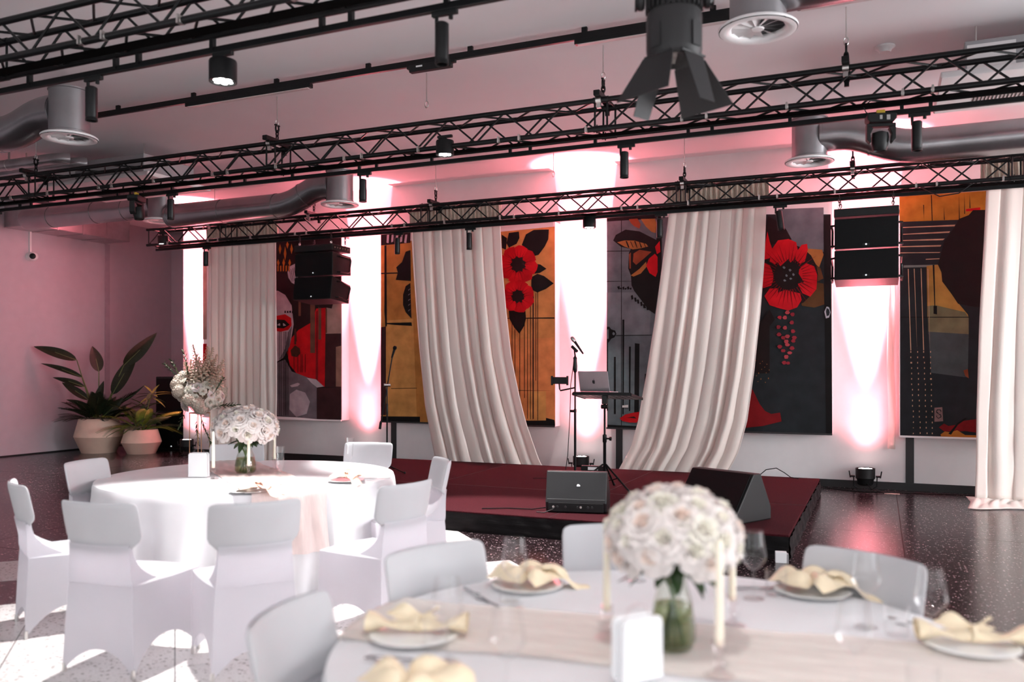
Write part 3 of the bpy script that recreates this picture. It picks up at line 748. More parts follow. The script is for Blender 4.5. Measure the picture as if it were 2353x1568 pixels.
('gold2',[2.28,0.7,2.29,0.7,2.29,0.69,2.28,0.69]),
('darkred',[2.07,0.58,2.11,0.6,2.21,0.39,2.28,0.3,2.36,0.26,2.48,0.28,2.5,0.16,2.25,0.09,2.02,0.06,1.98,0.11]),
('fan',[3.05,1.65,3.08,1.72,3.11,1.71,3.13,1.64,3.11,1.57,3.07,1.56]),
('charcoal',[3.07,1.65,3.08,1.7,3.11,1.68,3.12,1.64,3.11,1.6,3.08,1.59]),
],
4:[
('charcoal',[0.01,2.89,1.61,3.12,1.61,0,0.01,0]),
('yellow',[0,3.13,1.53,3.12,1.53,2.85,0.8,2.83,0.68,2.78,0,2.8]),
('black',[0.37,3.12,0.38,3.12,0.39,2.79,0.38,2.79]),
('black',[0.75,3.12,0.75,3.12,0.76,2.85,0.75,2.85]),
('black',[0.28,3.0,0.29,3.0,0.29,2.79,0.29,2.79]),
('black',[0.69,3.13,0.69,3.12,0.7,2.79,0.69,2.79]),
('black',[0.81,3.12,0.81,3.11,0.82,2.92,0.81,2.92]),
('black',[0.16,3.13,0.16,3.13,0.17,2.98,0.17,2.98]),
('black',[0.52,2.97,0.52,2.97,0.53,2.79,0.52,2.79]),
('red',[0.77,2.91,0.93,2.92,0.93,2.88,0.77,2.88]),
('cream',[0.0,2.73,0.65,2.72,0.64,2.7,0.0,2.72]),
('cream',[0.0,2.64,0.59,2.64,0.58,2.62,0.0,2.63]),
('cream',[0.0,2.56,0.53,2.55,0.51,2.53,0.0,2.55]),
('cream',[0.0,2.48,0.49,2.47,0.48,2.45,0.0,2.47]),
('cream',[0.0,2.4,0.48,2.38,0.47,2.37,0.0,2.39]),
('cream',[0.31,2.3,0.47,2.3,0.47,2.29,0.31,2.29]),
('teal',[0.05,2.23,0.45,2.22,0.46,2.19,0.05,2.2]),
('yellow2',[0.32,2.21,0.47,2.22,0.52,2.08,0.57,1.94,0.69,1.71,0.79,1.57,0.8,1.53,0.33,1.54]),
('green',[0.33,1.69,0.42,1.7,0.76,1.6,0.8,1.53,0.8,1.27,0.34,1.33]),
('teal2',[0.34,1.36,0.8,1.32,0.79,0.77,0.37,0.83]),
('hair',[0.8,2.83,0.85,2.89,1.53,2.86,1.53,1.55,0.85,1.67,0.68,1.71,0.61,1.83,0.54,1.94,0.5,2.0,0.49,2.12,0.45,2.22,0.49,2.37,0.52,2.51,0.65,2.7,0.69,2.79]),
('black',[0.39,2.22,0.41,2.22,0.42,1.69,0.44,1.69,0.44,1.58,0.4,1.59,0.4,1.69,0.41,1.69]),
('black',[0.01,1.56,0.81,1.54,0.81,1.53,0.01,1.55]),
('cream',[0.1,2.18,0.11,2.18,0.14,1.12,0.13,1.12]),
('cream',[0.13,1.11,0.14,1.11,0.14,1.09,0.13,1.09]),
('cream',[0.13,1.04,0.14,1.04,0.14,1.02,0.13,1.02]),
('cream',[0.13,0.97,0.15,0.97,0.15,0.95,0.13,0.95]),
('cream',[0.14,0.9,0.15,0.9,0.15,0.88,0.14,0.88]),
('cream',[0.14,0.83,0.15,0.83,0.15,0.81,0.14,0.81]),
('cream',[0.14,0.76,0.15,0.76,0.15,0.74,0.14,0.74]),
('cream',[0.14,0.69,0.15,0.69,0.15,0.67,0.14,0.67]),
('cream',[0.15,0.62,0.16,0.62,0.16,0.6,0.15,0.6]),
('cream',[0.15,0.55,0.16,0.55,0.16,0.53,0.15,0.53]),
('cream',[0.15,0.48,0.16,0.48,0.16,0.46,0.15,0.46]),
('cream',[0.15,0.41,0.16,0.41,0.16,0.39,0.15,0.39]),
('cream',[0.16,0.34,0.17,0.34,0.17,0.32,0.16,0.32]),
('cream',[0.16,0.27,0.17,0.27,0.17,0.25,0.16,0.25]),
('cream',[0.16,0.19,0.17,0.2,0.17,0.18,0.16,0.18]),
('cream',[0.16,0.12,0.17,0.12,0.17,0.11,0.16,0.11]),
('cream',[0.16,0.05,0.17,0.05,0.17,0.04,0.16,0.03]),
('cream',[0.17,2.18,0.18,2.18,0.21,1.12,0.21,1.12]),
('cream',[0.21,1.11,0.22,1.11,0.22,1.09,0.21,1.09]),
('cream',[0.21,1.04,0.22,1.04,0.22,1.02,0.21,1.02]),
('cream',[0.21,0.97,0.22,0.97,0.22,0.95,0.21,0.95]),
('cream',[0.21,0.9,0.22,0.9,0.22,0.88,0.21,0.88]),
('cream',[0.22,0.83,0.23,0.83,0.23,0.81,0.22,0.81]),
('cream',[0.22,0.76,0.23,0.76,0.23,0.74,0.22,0.74]),
('cream',[0.22,0.69,0.23,0.69,0.23,0.67,0.22,0.67]),
('cream',[0.22,0.62,0.23,0.62,0.23,0.6,0.22,0.6]),
('cream',[0.22,0.55,0.23,0.55,0.23,0.53,0.22,0.53]),
('cream',[0.23,0.48,0.24,0.48,0.24,0.46,0.23,0.46]),
('cream',[0.23,0.41,0.24,0.41,0.24,0.39,0.23,0.39]),
('cream',[0.23,0.34,0.24,0.34,0.24,0.32,0.23,0.32]),
('cream',[0.23,0.27,0.24,0.27,0.24,0.25,0.23,0.25]),
('cream',[0.24,0.2,0.25,0.2,0.25,0.18,0.24,0.18]),
('cream',[0.24,0.13,0.25,0.13,0.25,0.11,0.24,0.11]),
('cream',[0.24,0.06,0.25,0.06,0.25,0.04,0.24,0.04]),
('cream',[0.25,2.18,0.26,2.18,0.29,1.12,0.28,1.12]),
('cream',[0.28,1.11,0.29,1.11,0.29,1.09,0.28,1.09]),
('cream',[0.28,1.04,0.29,1.04,0.29,1.02,0.28,1.02]),
('cream',[0.29,0.97,0.3,0.97,0.3,0.95,0.29,0.95]),
('cream',[0.29,0.9,0.3,0.9,0.3,0.88,0.29,0.88]),
('cream',[0.29,0.83,0.3,0.83,0.3,0.81,0.29,0.81]),
('cream',[0.29,0.76,0.3,0.76,0.3,0.74,0.29,0.74]),
('cream',[0.3,0.69,0.31,0.69,0.31,0.67,0.3,0.67]),
('cream',[0.3,0.62,0.31,0.62,0.31,0.6,0.3,0.6]),
('cream',[0.3,0.55,0.31,0.55,0.31,0.53,0.3,0.53]),
('cream',[0.3,0.48,0.31,0.48,0.31,0.46,0.3,0.46]),
('cream',[0.3,0.41,0.31,0.41,0.31,0.39,0.3,0.39]),
('cream',[0.31,0.34,0.32,0.34,0.32,0.32,0.31,0.32]),
('cream',[0.31,0.27,0.32,0.27,0.32,0.25,0.31,0.25]),
('cream',[0.31,0.2,0.32,0.2,0.32,0.18,0.31,0.18]),
('cream',[0.31,0.13,0.32,0.13,0.32,0.11,0.31,0.11]),
('cream',[0.32,0.06,0.33,0.06,0.33,0.04,0.32,0.04]),
('cream',[0.33,2.17,0.34,2.17,0.36,1.12,0.36,1.12]),
('cream',[0.36,1.11,0.37,1.11,0.37,1.09,0.36,1.09]),
('cream',[0.36,1.04,0.37,1.04,0.37,1.02,0.36,1.02]),
('cream',[0.36,0.97,0.37,0.97,0.37,0.95,0.36,0.95]),
('cream',[0.36,0.9,0.37,0.9,0.37,0.88,0.36,0.88]),
('cream',[0.36,0.83,0.37,0.83,0.37,0.81,0.36,0.81]),
('cream',[0.36,0.76,0.38,0.76,0.38,0.74,0.36,0.74]),
('cream',[0.37,0.69,0.38,0.69,0.38,0.67,0.37,0.67]),
('cream',[0.37,0.62,0.38,0.62,0.38,0.6,0.37,0.6]),
('cream',[0.37,0.55,0.38,0.55,0.38,0.53,0.37,0.53]),
('cream',[0.37,0.48,0.38,0.48,0.38,0.46,0.37,0.46]),
('cream',[0.37,0.41,0.38,0.41,0.38,0.39,0.37,0.39]),
('cream',[0.38,0.34,0.39,0.34,0.39,0.32,0.38,0.32]),
('cream',[0.38,0.27,0.39,0.27,0.39,0.25,0.38,0.25]),
('cream',[0.38,0.2,0.39,0.2,0.39,0.18,0.38,0.18]),
('cream',[0.38,0.13,0.39,0.13,0.39,0.11,0.38,0.11]),
('cream',[0.38,0.06,0.39,0.06,0.39,0.04,0.38,0.04]),
('plate',[0.41,0.38,0.5,0.39,0.51,0.21,0.41,0.2]),
('charcoal',[0.48,0.32,0.49,0.34,0.48,0.36,0.46,0.36,0.44,0.36,0.43,0.34,0.43,0.32,0.44,0.31,0.46,0.3,0.46,0.31,0.45,0.32,0.44,0.33,0.44,0.34,0.45,0.35,0.46,0.35,0.47,0.35,0.48,0.34,0.48,0.32]),
('charcoal',[0.46,0.3,0.48,0.3,0.49,0.28,0.49,0.26,0.47,0.25,0.46,0.24,0.44,0.25,0.43,0.27,0.43,0.28,0.44,0.28,0.44,0.27,0.44,0.26,0.46,0.25,0.47,0.26,0.48,0.27,0.48,0.28,0.47,0.29,0.46,0.29]),
('darkred',[0.46,0.13,0.52,0.18,0.57,0.15,0.67,0.17,0.74,0.22,0.91,0.25,1.38,0.29,1.38,0.02,0.76,0.09,0.64,0.08,0.52,0.08]),
('gold',[0.48,0.04,0.53,0.08,0.59,0.07,0.67,0.1,0.76,0.04,0.91,0.04,0.91,0,0.76,0,0.57,0,0.49,0]),
('black',[0.57,0.05,0.67,0.19,0.76,0.26,0.78,0.25,0.68,0.17,0.6,0.04]),
('rust',[0.74,0.86,0.79,0.88,0.8,0.76,0.76,0.79]),
],
}
PANELS = [(1, -11.5, -8.44, 0, 'printed wall panel of a half-hidden face in black, grey and red', ),
          (2, -7.66, -4.55, .0, 'printed wall panel of rusty ochre plates with two red flowers'),
          (3, -3.73, -.58, .0, 'printed grey wall panel with one huge red hibiscus bloom'),
          (4, .24, 3.35, .0, 'printed dark wall panel with yellow top and cream stripes at the right')]
for k, x0, x1, _, lab in PANELS:
    r = empty('wall_art_panel', (x0, 12.2, .73), 0, lab, 'wall art', 'printed panels along the back wall')
    wd = x1-x0
    MB().box(0, wd, .002, .22, 0, 3.13).build('panel_frame', MT['frame'], r)
    mb = MB(); names = []
    for li, (c, flat) in enumerate(ART[k]):
        if c not in names: names.append(c)
        mb.cur = names.index(c)
        pts = [(flat[i], flat[i+1]) for i in range(0, len(flat), 2)]
        q = []
        for p in pts:
            if not q or (abs(p[0]-q[-1][0])+abs(p[1]-q[-1][1]) > .001): q.append(p)
        if len(q) > 2 and q[0] == q[-1]: q.pop()
        if len(q) < 3: continue
        a = sum(q[i][0]*q[(i+1) % len(q)][1]-q[(i+1) % len(q)][0]*q[i][1] for i in range(len(q)))
        if a < 0: q.reverse()
        y = -.0012 - li*.00016
        mb.add([(x, y, z) for x, z in q], [list(range(len(q)))])
    # tessellate concave outlines
    import bmesh
    o = mb.build('mural_print', [ARTM[n] for n in names], r)
    bm = bmesh.new(); bm.from_mesh(o.data); bmesh.ops.triangulate(bm, faces=bm.faces[:], ngon_method='EAR_CLIP'); bm.to_mesh(o.data); bm.free()
    MB().box(.0, wd, -.03, .0, -.012, .012).build('bottom_rail', MT['blackp'] if k in (2, 3) else MT['frame'], r)
# white fabric strip hanging beside the right-hand panel
o = MB().grid(lambda u, v: (.10+.09*u+.01*sin(v*9), 12.33+.015*sin(u*5+v*7), .55+2.3*v), 4, 20).build('fabric_strip', MT['satin'], solid=.004, smooth=60)
tag(o, 'narrow ivory fabric strip hanging beside the yellow-topped wall panel', 'fabric strip')

# ------------------------------------------------------------------ stage
st = empty('stage', (-3.95, 9.55, 0), 0, 'low black-skirted stage platform with maroon carpet top', 'stage')
MB().box(-3.25, 3.25, -2.03, 2.05, .17, .20).build('carpet', MT['carpet'], st, bev=.008)
MB().box(-3.2, 3.2, -2.0, 2.0, .12, .17).build('deck', MT['blackp'], st)
def skirt(x0, y0, x1, y1, n):
    L = sqrt((x1-x0)**2+(y1-y0)**2); nx, ny = (y1-y0)/L, -(x1-x0)/L
    def fn(u, v):
        a = .006*sin(u*L*9)+.005*sin(u*L*23+v*6)+.006*sin(v*16+u*L*1.3)*(1-v)
        return (x0+(x1-x0)*u+nx*a, y0+(y1-y0)*u+ny*a, .002+.186*v)
    MB().grid(fn, n, 10).build('skirt', MT['skirt'], st, smooth=80)
skirt(-3.25, -2.045, 3.25, -2.045, 160); skirt(3.262, -2.04, 3.262, 2.05, 90); skirt(3.25, 2.06, -3.25, 2.06, 60); skirt(-3.262, 2.05, -3.262, -2.04, 60)
for x in (-1.08, 1.08): MB().box(x-.003, x+.003, -2.03, 2.05, .2, .2008).build('carpet_seam', MT['blackp'], st)
MB().box(-3.25, 3.25, -.31, -.30, .2, .2008).build('carpet_seam', MT['blackp'], st)

# ------------------------------------------------------------------ curtains
def curtain(el, er, y0, ztop, zbot, nf, amp, label, seed, yb=0.0, pool=0):
    rr = random.Random(seed); ph = [rr.uniform(0, 6.28) for _ in range(6)]
    r = empty('curtain', ((el[0][0]+er[0][0])/2, y0, zbot), 0, label, 'curtain', 'ivory satin curtains hung from the rear truss')
    ox, oy, oz = r.location
    def fn(u, v):
        z = ztop + (zbot-ztop)*v
        l, q = interp(el, z), interp(er, z)
        uu = u + .030*sin(u*11+ph[0]) + .016*sin(u*27+ph[1]+v*1.1)
        th = 2*pi*nf*uu+ph[2]
        x = l+(q-l)*uu + .012*sin(v*7+u*20+ph[5])*v + .20*(q-l)/nf*cos(th)*(.7+.3*sin(u*19+ph[3]))
        g = .4+.6*min(1, v*2)
        y = y0 + yb*v*v + amp*g*(.62+.38*sin(u*13+ph[4]))*(sin(th) + .22*sin(2*th+ph[5]+v) + .30*sin(2*pi*nf*.53*uu+ph[3]+v*1.2) + .06*sin(2*pi*nf*2.7*uu+ph[4]))
        y += .006*sin(v*40+u*25+ph[1])*max(0, v-.55)*2
        return (x-ox, y-oy, z-oz)
    MB().grid(fn, nf*16, 60).build('drape', MT['satin'], r, smooth=180, solid=.003)
    l, q = el[0][0], er[0][0]
    def fh(u, v):
        a = u*(q-l)*95
        return (l-.02+(q-l+.04)*u-ox, y0-oy+.018*sin(a)+.008*sin(a*2.7+v*5), ztop-oz-.01+.30*v+.012*sin(u*37+ph[0])*v+.012*sin(u*90)*v)
    MB().grid(fh, 260, 8).build('heading_tape', MT['heading'], r, smooth=180, solid=.003)
    if pool:
        def fp(u, v):
            x = el[-1][0]-.02+(er[-1][0]-el[-1][0]+.04)*u
            z = .012+.07*(1-v)**2+.035*abs(sin(u*23+v*3+ph[2]))*(1-v*.4)*abs(sin(v*3.1))+.02*abs(sin(u*51))*sin(v*3.1)
            return (x-ox+.03*sin(v*4+u*9), y0-oy+yb+.05-.42*v*(1+.25*sin(u*13+ph[3])), z-oz)
        MB().grid(fp, 90, 16).build('pooled_hem', MT['satin'], r, smooth=180, solid=.003)
    return r
C1L = [(-10.81,3.86),(-10.81,0.03)]; C1R = [(-9.29,3.86),(-9.27,0.03)]
C2L = [(-6.73,3.86),(-6.68,2.96),(-6.62,1.94),(-6.54,1.06),(-6.38,.2),(-6.33,.03)]
C2R = [(-5.2,3.86),(-5.16,3.09),(-5.1,2.44),(-5.02,1.79),(-4.89,1.21),(-4.77,.77),(-4.58,.25),(-4.45,.03)]
C3L = [(-2.66,3.86),(-2.76,3.1),(-2.87,2.26),(-2.98,1.54),(-3.11,.87),(-3.22,.51),(-3.40,.2),(-3.5,.03)]
C3R = [(-1.34,3.86),(-1.37,3.03),(-1.42,2.34),(-1.5,1.6),(-1.61,.91),(-1.73,.5),(-1.88,.2),(-1.95,.03)]
C4L = [(1.13,3.86),(1.09,3.11),(1.03,2.12),(.98,1.08),(.97,.05)]; C4R = [(2.75,3.86),(2.75,.05)]
curtain(C1L, C1R, 11.56, 3.86, .03, 10, .035, 'ivory satin curtain falling straight beside the face panel', 1)
curtain(C2L, C2R, 11.58, 3.86, .03, 9, .045, 'ivory satin curtain sweeping right over the ochre flower panel', 2, yb=.12)
curtain(C3L, C3R, 11.58, 3.86, .03, 9, .045, 'ivory satin curtain sweeping left over the grey hibiscus panel', 3, yb=.12)
curtain(C4L, C4R, 11.56, 3.86, .06, 7, .04, 'ivory satin curtain pooling on the dark floor at the far right', 4, yb=-.1, pool=1)
# ------------------------------------------------------------------ box trusses
HS = .135
TRAY = mat('dull_black_tray', (.003,.003,.003), .9, Specular_IOR_Level=.02)
JOINTS = [-13.95+3.85*i for i in range(6)]     # section ends
def brace_mesh(a, b): return MB().tube([a, b], .010, 6, caps=False).mesh('brace', MT['black'], smooth=60)
P_ = .31
BR = dict(fu=brace_mesh((0, 0, -HS), (P_, 0, HS)), fd=brace_mesh((0, 0, HS), (P_, 0, -HS)),
          tu=brace_mesh((0, -HS, 0), (P_, HS, 0)), td=brace_mesh((0, HS, 0), (P_, -HS, 0)),
          vv=brace_mesh((0, 0, -HS), (0, 0, HS)), hh=brace_mesh((0, -HS, 0), (0, HS, 0)))
def truss(Y, Z, x0, x1, label, rail_dy, rail_dz):
    r = empty('lighting_truss', ((x0+x1)/2, Y, Z), 0, label, 'truss', 'black box trusses under the ceiling')
    cx = (x0+x1)/2
    for sy in (-1, 1):
        for sz in (-1, 1):
            MB().tube([(x0-cx, sy*HS, sz*HS), (x1-cx, sy*HS, sz*HS)], .025, 12).build('chord', MT['black'], r, smooth=40)
    js = [j for j in JOINTS if x0 < j < x1]
    segs = [x0+.04]+[q for j in js for q in (j-.06, j+.06)]+[x1-.04]
    for a, b in zip(segs[::2], segs[1::2]):
        n = max(1, round((b-a)/P_)); st_ = (b-a)/n
        for e in (a, b):
            for sy in (-1, 1): link('upright', BR['vv'], r, loc=(e-cx, sy*HS, 0))
            for sz in (-1, 1): link('cross_bar', BR['hh'], r, loc=(e-cx, 0, sz*HS))
        for i in range(n):
            sc = (st_/P_, 1, 1); x = a+i*st_-cx
            link('brace', BR['fu' if i % 2 == 0 else 'fd'], r, loc=(x, -HS, 0), scale=sc)
            link('brace', BR['fd' if i % 2 == 0 else 'fu'], r, loc=(x, HS, 0), scale=sc)
            link('brace', BR['tu' if i % 2 == 0 else 'td'], r, loc=(x, 0, HS), scale=sc)
            link('brace', BR['td' if i % 2 == 0 else 'tu'], r, loc=(x, 0, -HS), scale=sc)
    for j in js:
        for sy in (-1, 1):
            for sz in (-1, 1):
                MB().tube([(j-.075-cx, sy*HS, sz*HS), (j+.075-cx, sy*HS, sz*HS)], .030, 10).tube([(j-.04-cx, sy*HS, sz*HS-.04), (j-.04-cx, sy*HS, sz*HS+.04)], .006, 6).build('coupler', MT['black'], r, smooth=40)
    # lighting track clamped under the truss
    MB().box(x0-cx-.03, x1-cx, rail_dy-.018, rail_dy+.018, rail_dz-.022, rail_dz+.022).build('lighting_track', MT['black'], r, bev=.004)
    MB().box(x0-cx+.1, x1-cx-.1, -.05, .05, -HS-.03, -HS-.022).build('cable_tray', TRAY, r)
    n = int((x1-x0)/.9)
    for i in range(n):
        x = x0+.5+i*(x1-x0-.8)/n
        for dx in (0, .22) if i % 2 else (0,):
            MB().tube([(x+dx-cx-.012, -HS, -HS), (x+dx-cx+.012, -HS, -HS)], .029, 10).box(x+dx-cx-.008, x+dx-cx+.008, -HS-.045, -HS-.02, -HS-.03, -HS+.03).build('clamp_band', MT['zinc'], r, smooth=40)
            MB().box(x+dx-cx-.015, x+dx-cx+.015, min(rail_dy, HS)-.01, max(rail_dy, HS)+.01, rail_dz, -HS).build('track_bracket', MT['black'], r)
    return r
truss(4.35, 4.00, -13.6, 4.2, 'nearest black box truss across the top left corner', .15, -.235)
truss(7.80, 4.00, -13.9, 5.0, 'middle black box truss spanning the whole room above the tables', .13, -.215)
truss(11.30, 3.92, -11.8, 5.2, 'rear black box truss above the stage carrying the ivory curtains', .10, -.185)

# ------------------------------------------------------------------ hangers
def ring_pts(c, a, b, ax, n=14):
    u, v_ = {'x': (V((0,1,0)), V((0,0,1))), 'y': (V((1,0,0)), V((0,0,1)))}[ax]
    return [V(c)+u*a*cos(2*pi*i/n)+v_*b*sin(2*pi*i/n) for i in range(n)]
def hanger(x, Y, zt, label, zc=4.7):
    r = empty('truss_hanger', (x, Y, zc), 0, label, 'hanger', 'steel rods and chains holding the trusses')
    hook = .30 if zt is None else max(.22, zc-zt-.30)
    MB().tube([(0,0,0), (0,0,-hook)], .006, 6).build('rod', MT['zinc'], r, smooth=60)
    MB().tube(ring_pts((0,0,-hook-.03), .018, .035, 'y'), .006, 6, closed=True).build('eye_nut', MT['zinc'], r, smooth=60)
    if zt is None: return r
    z = -hook-.07; d = zt-zc
    MB().tube(ring_pts((0,0,z-.03), .026, .045, 'x'), .010, 6, closed=True).tube([(-.0, -.04, z+.005), (0, .04, z+.005)], .010, 6).build('shackle', MT['black'], r, smooth=60)
    i = 0; z -= .085
    while z > d+.05:
        MB().tube(ring_pts((0,0,z), .016, .034, 'y' if i % 2 == 0 else 'x'), .008, 6, closed=True).build('chain_link', MT['black'], r, smooth=60)
        z -= .05; i += 1
    MB().box(-.03, .03, -.22, .22, d+.025, d+.075).build('spreader_bar', MT['black'], r, bev=.005)
    for sy in (-1, 1):
        MB().tube([(-.025, sy*HS, d-.0), (.025, sy*HS, d-.0)], .036, 10).box(-.02, .02, sy*HS-.012, sy*HS+.012, d-.075, d+.03).build('half_coupler', MT['black'] if sy > 0 else MT['zinc'], r, smooth=40)
    return r
Z2, Z3 = 4.0+HS, 3.92+HS
for x, Y, zt, lab in [(-10.2, 7.8, Z2, 'chained truss hanger on the middle truss near the silver pipes'),
    (-6.27, 7.8, Z2, 'chained truss hanger on the middle truss above the face panel'),
    (-2.42, 7.8, Z2, 'chained truss hanger on the middle truss left of the barn-door lamp'),
    (-.26, 7.8, Z2, 'chained truss hanger on the middle truss right of the barn-door lamp'),
    (-4.34, 7.8, None, 'bare steel rod with eye hook below the ceiling track'),
    (-10.4, 11.3, Z3, 'chained truss hanger on the left end of the rear truss'),
    (-8.35, 11.3, Z3, 'chained truss hanger on the rear truss in front of the round duct'),
    (-6.13, 11.3, Z3, 'chained truss hanger on the rear truss above the ochre panel curtain'),
    (-4.24, 11.3, None, 'bare steel rod with eye hook above the central lit wall strip'),
    (-2.38, 11.3, Z3, 'chained truss hanger on the rear truss above the hibiscus panel curtain'),
    (-.30, 11.3, Z3, 'chained truss hanger on the rear truss below the right duct')]:
    hanger(x, Y, zt, lab)

# ------------------------------------------------------------------ track spotlights (slim unlit cylinders)
def spot_track(x, Y, zrail, label, L=.25, r0=.042, tilt=0, rz=0):
    r = empty('track_spotlight', (x, Y, zrail), rz, label, 'spotlight', 'slim black track spotlights under the trusses')
    MB().box(-.085, .085, -.016, .016, -.03, 0).build('track_adapter', MT['blackm'], r, bev=.004)
    MB().tube([(-.055,0,-.03), (-.055,0,-.10)], .012, 8).build('swivel_arm', MT['blackm'], r, smooth=50)
    MB().tube([(.04,0,-.03), (.04,0,-.055)], .014, 8).build('lock_knob', MT['blackm'], r, smooth=50)
    mx = T(-.02, 0, -.07) @ Ry(tilt)
    MB().lathe([(.034,0),(r0,-.008),(r0,-L+.03),(r0*.95,-L+.022),(r0,-L+.015),(r0,-L),(r0*.85,-L),(r0*.8,-L+.03),(.001,-L+.03)], 20, mx).build('lamp_body', MT['black'], r, smooth=40)
    return r
R1, R2, R3 = 4.0-.235-.022, 4.0-.215-.022, 3.92-.185-.022
first = spot_track(-5.28, 4.5, R1, 'slim black spotlight on nearest truss beside the left steel duct spigot')
for x, Y, z, lab in [(-2.38, 4.5, R1, 'slim black spotlight on nearest truss above the ceiling track driver'),
    (-11.14, 7.93, R2, 'slim black spotlight cut by the left picture edge'),
    (-7.97, 7.93, R2, 'slim black spotlight on middle truss beside the left moving head'),
    (-5.19, 7.93, R2, 'slim black spotlight on middle truss right of the steel duct elbow'),
    (-2.23, 7.93, R2, 'slim black spotlight on middle truss beside the bright ceiling glow'),
    (.31, 7.93, R2, 'slim black spotlight on middle truss right of the right moving head'),
    (-10.67, 11.4, R3, 'slim black spotlight on rear truss over the leftmost curtain'),
    (-6.84, 11.4, R3, 'slim black spotlight on rear truss left of the ochre panel curtain'),
    (-5.6, 11.4, R3, 'slim black spotlight on rear truss in front of the ochre panel curtain'),
    (-2.72, 11.4, R3, 'slim black spotlight on rear truss left edge of the hibiscus curtain')]:
    dup(first, (x, Y, z), 0, lab)
spot_track(-1.17, 11.4, R3, 'slightly tilted slim black spotlight above the red hibiscus bloom', tilt=rad(-8))

# ------------------------------------------------------------------ lit downlights (short fat cans)
def downlight(x, Y, zrail, label, power, ang, target, col=(1, .98, .97)):
    r = empty('downlight', (x, Y, zrail), 0, label, 'downlight', 'lit black can downlights on the trusses')
    MB().box(-.08, .08, -.016, .016, -.025, 0).box(-.02, .02, -.012, .012, -.06, -.02).build('track_adapter', MT['blackm'], r)
    MB().lathe([(.04,-.05),(.088,-.055),(.092,-.065),(.092,-.20),(.084,-.20),(.080,-.185),(.001,-.185)], 24).build('can', MT['black'], r, smooth=40)
    for i in range(7):
        a = i*pi/3; rr_ = 0 if i == 6 else .046
        MB().lathe([(.019,-.192),(.021,-.196),(.012,-.199),(.001,-.199)], 12, T(rr_*cos(a), rr_*sin(a), 0)).build('lens', MT['led'], r, smooth=50)
    lo = add_light('downlight_beam', 'SPOT', (x, Y, zrail-.215), target, power, col, spot_size=rad(ang), spot_blend=.45, shadow_soft_size=.06)
    lo.parent = r; lo.location = (0, 0, -.215)
    return r
downlight(-4.07, 4.5, R1, 'lit downlight on the nearest truss above the round table', 820, 64, (-3.72, 3.95, 0))
downlight(-4.05, 7.66, 3.98, 'lit downlight clamped on the middle truss above the stage front', 1500, 54, (-3.45, 7.05, 0))
downlight(-11.43, 11.17, 3.98, 'lit downlight on the left end of the rear truss', 1000, 50, (-11.1, 10.4, 0))
downlight(-3.74, 11.40, R3+.08, 'lit downlight on the rear truss above the central lit wall strip', 170, 40, (-3.8, 11.9, 0))
downlight(-11.4, 7.93, R2, 'lit downlight on the middle truss beyond the left picture edge', 260, 50, (-11.2, 7.2, 0))

downlight(-.35, 1.55, R1, 'lit downlight above the near table beyond the top picture edge', 84, 100, (-.5, 2.3, 0))

# ------------------------------------------------------------------ moving heads
def moving_head(x, Y, z, label, rz):
    r = empty('moving_head', (x, Y, z), rz, label, 'stage light', 'black moving head lights under the middle truss')
    r.scale = (.68,)*3
    MB().box(-.05,.05,-.02,.02,-.06,0).build('clamp', MT['yellowc'], r, bev=.006)
    MB().prism([(-.14,-.17),(.14,-.17),(.17,-.13),(.17,-.07),(.13,-.06),(-.13,-.06),(-.17,-.07),(-.17,-.13)], -.10, .10).build('base', MT['blackm'], r, bev=.01)
    MB().box(-.03,.0,-.104,-.1,-.14,-.09).box(.05,.09,-.104,-.1,-.15,-.09).build('connector_panel', MT['zinc'], r)
    yk = MB()
    for s in (-1, 1): yk.prism([(s*.17,-.20),(s*.17,-.37),(s*.13,-.42),(s*.115,-.40),(s*.125,-.30),(s*.09,-.23)] if s > 0 else [(s*.09,-.23),(s*.125,-.30),(s*.115,-.40),(s*.13,-.42),(s*.17,-.37),(s*.17,-.20)], -.05, .05)
    yk.box(-.17,.17,-.05,.05,-.215,-.175)
    yk.build('yoke', MT['blackm'], r, bev=.006)
    MB().lathe([(.04,-.26),(.095,-.28),(.105,-.34),(.10,-.42),(.085,-.49),(.075,-.50),(.07,-.485),(.001,-.48)], 16, Rx(rad(6))).build('head', MT['blackm'], r, smooth=35)
    MB().tube([(-.1,.05,-.06), (-.16,.06,.0), (-.2,.02,.06), (-.12,0,.12)], .007, 6).build('power_cable', MT['blackm'], r, smooth=60)
    return r
moving_head(.01, 7.85, 3.80, 'black moving head light under the truss in front of the right duct', rad(12))
moving_head(-8.47, 7.85, 3.80, 'black moving head light under the truss in front of the left duct', rad(-70))

# ------------------------------------------------------------------ barn-door lamp in the foreground
r = empty('barn_door_lamp', (-.97, 4.35, 3.86), rad(18), 'large dark theatre lamp with four barn doors hanging near the camera', 'stage light')
MB().box(-.03,.03,-.03,.03,-.16,.0).build('clamp', MT['blackm'], r, bev=.006)
yk = MB().box(-.20,.20,-.025,.025,-.17,-.155)
for s in (-1, 1): yk.box(min(s*.20,s*.188), max(s*.20,s*.188), -.025,.025,-.40,-.155)
yk.build('yoke', MT['blackm'], r)
LG = mat('lamp_housing', (.012,.011,.012), .55, vary=.1, bump=.05, bscale=200)
MB().lathe([(.02,-.17),(.12,-.19),(.128,-.22),(.128,-.42),(.138,-.43),(.142,-.46),(.142,-.62),(.135,-.66),(.125,-.67),(.11,-.66),(.001,-.64)], 32).build('housing', LG, r, smooth=35)
for i in range(28):
    a = 2*pi*i/28
    MB().box(.126,.146,-.004,.004,-.42,-.20, Rz(a)).build('cooling_fin', LG, r)
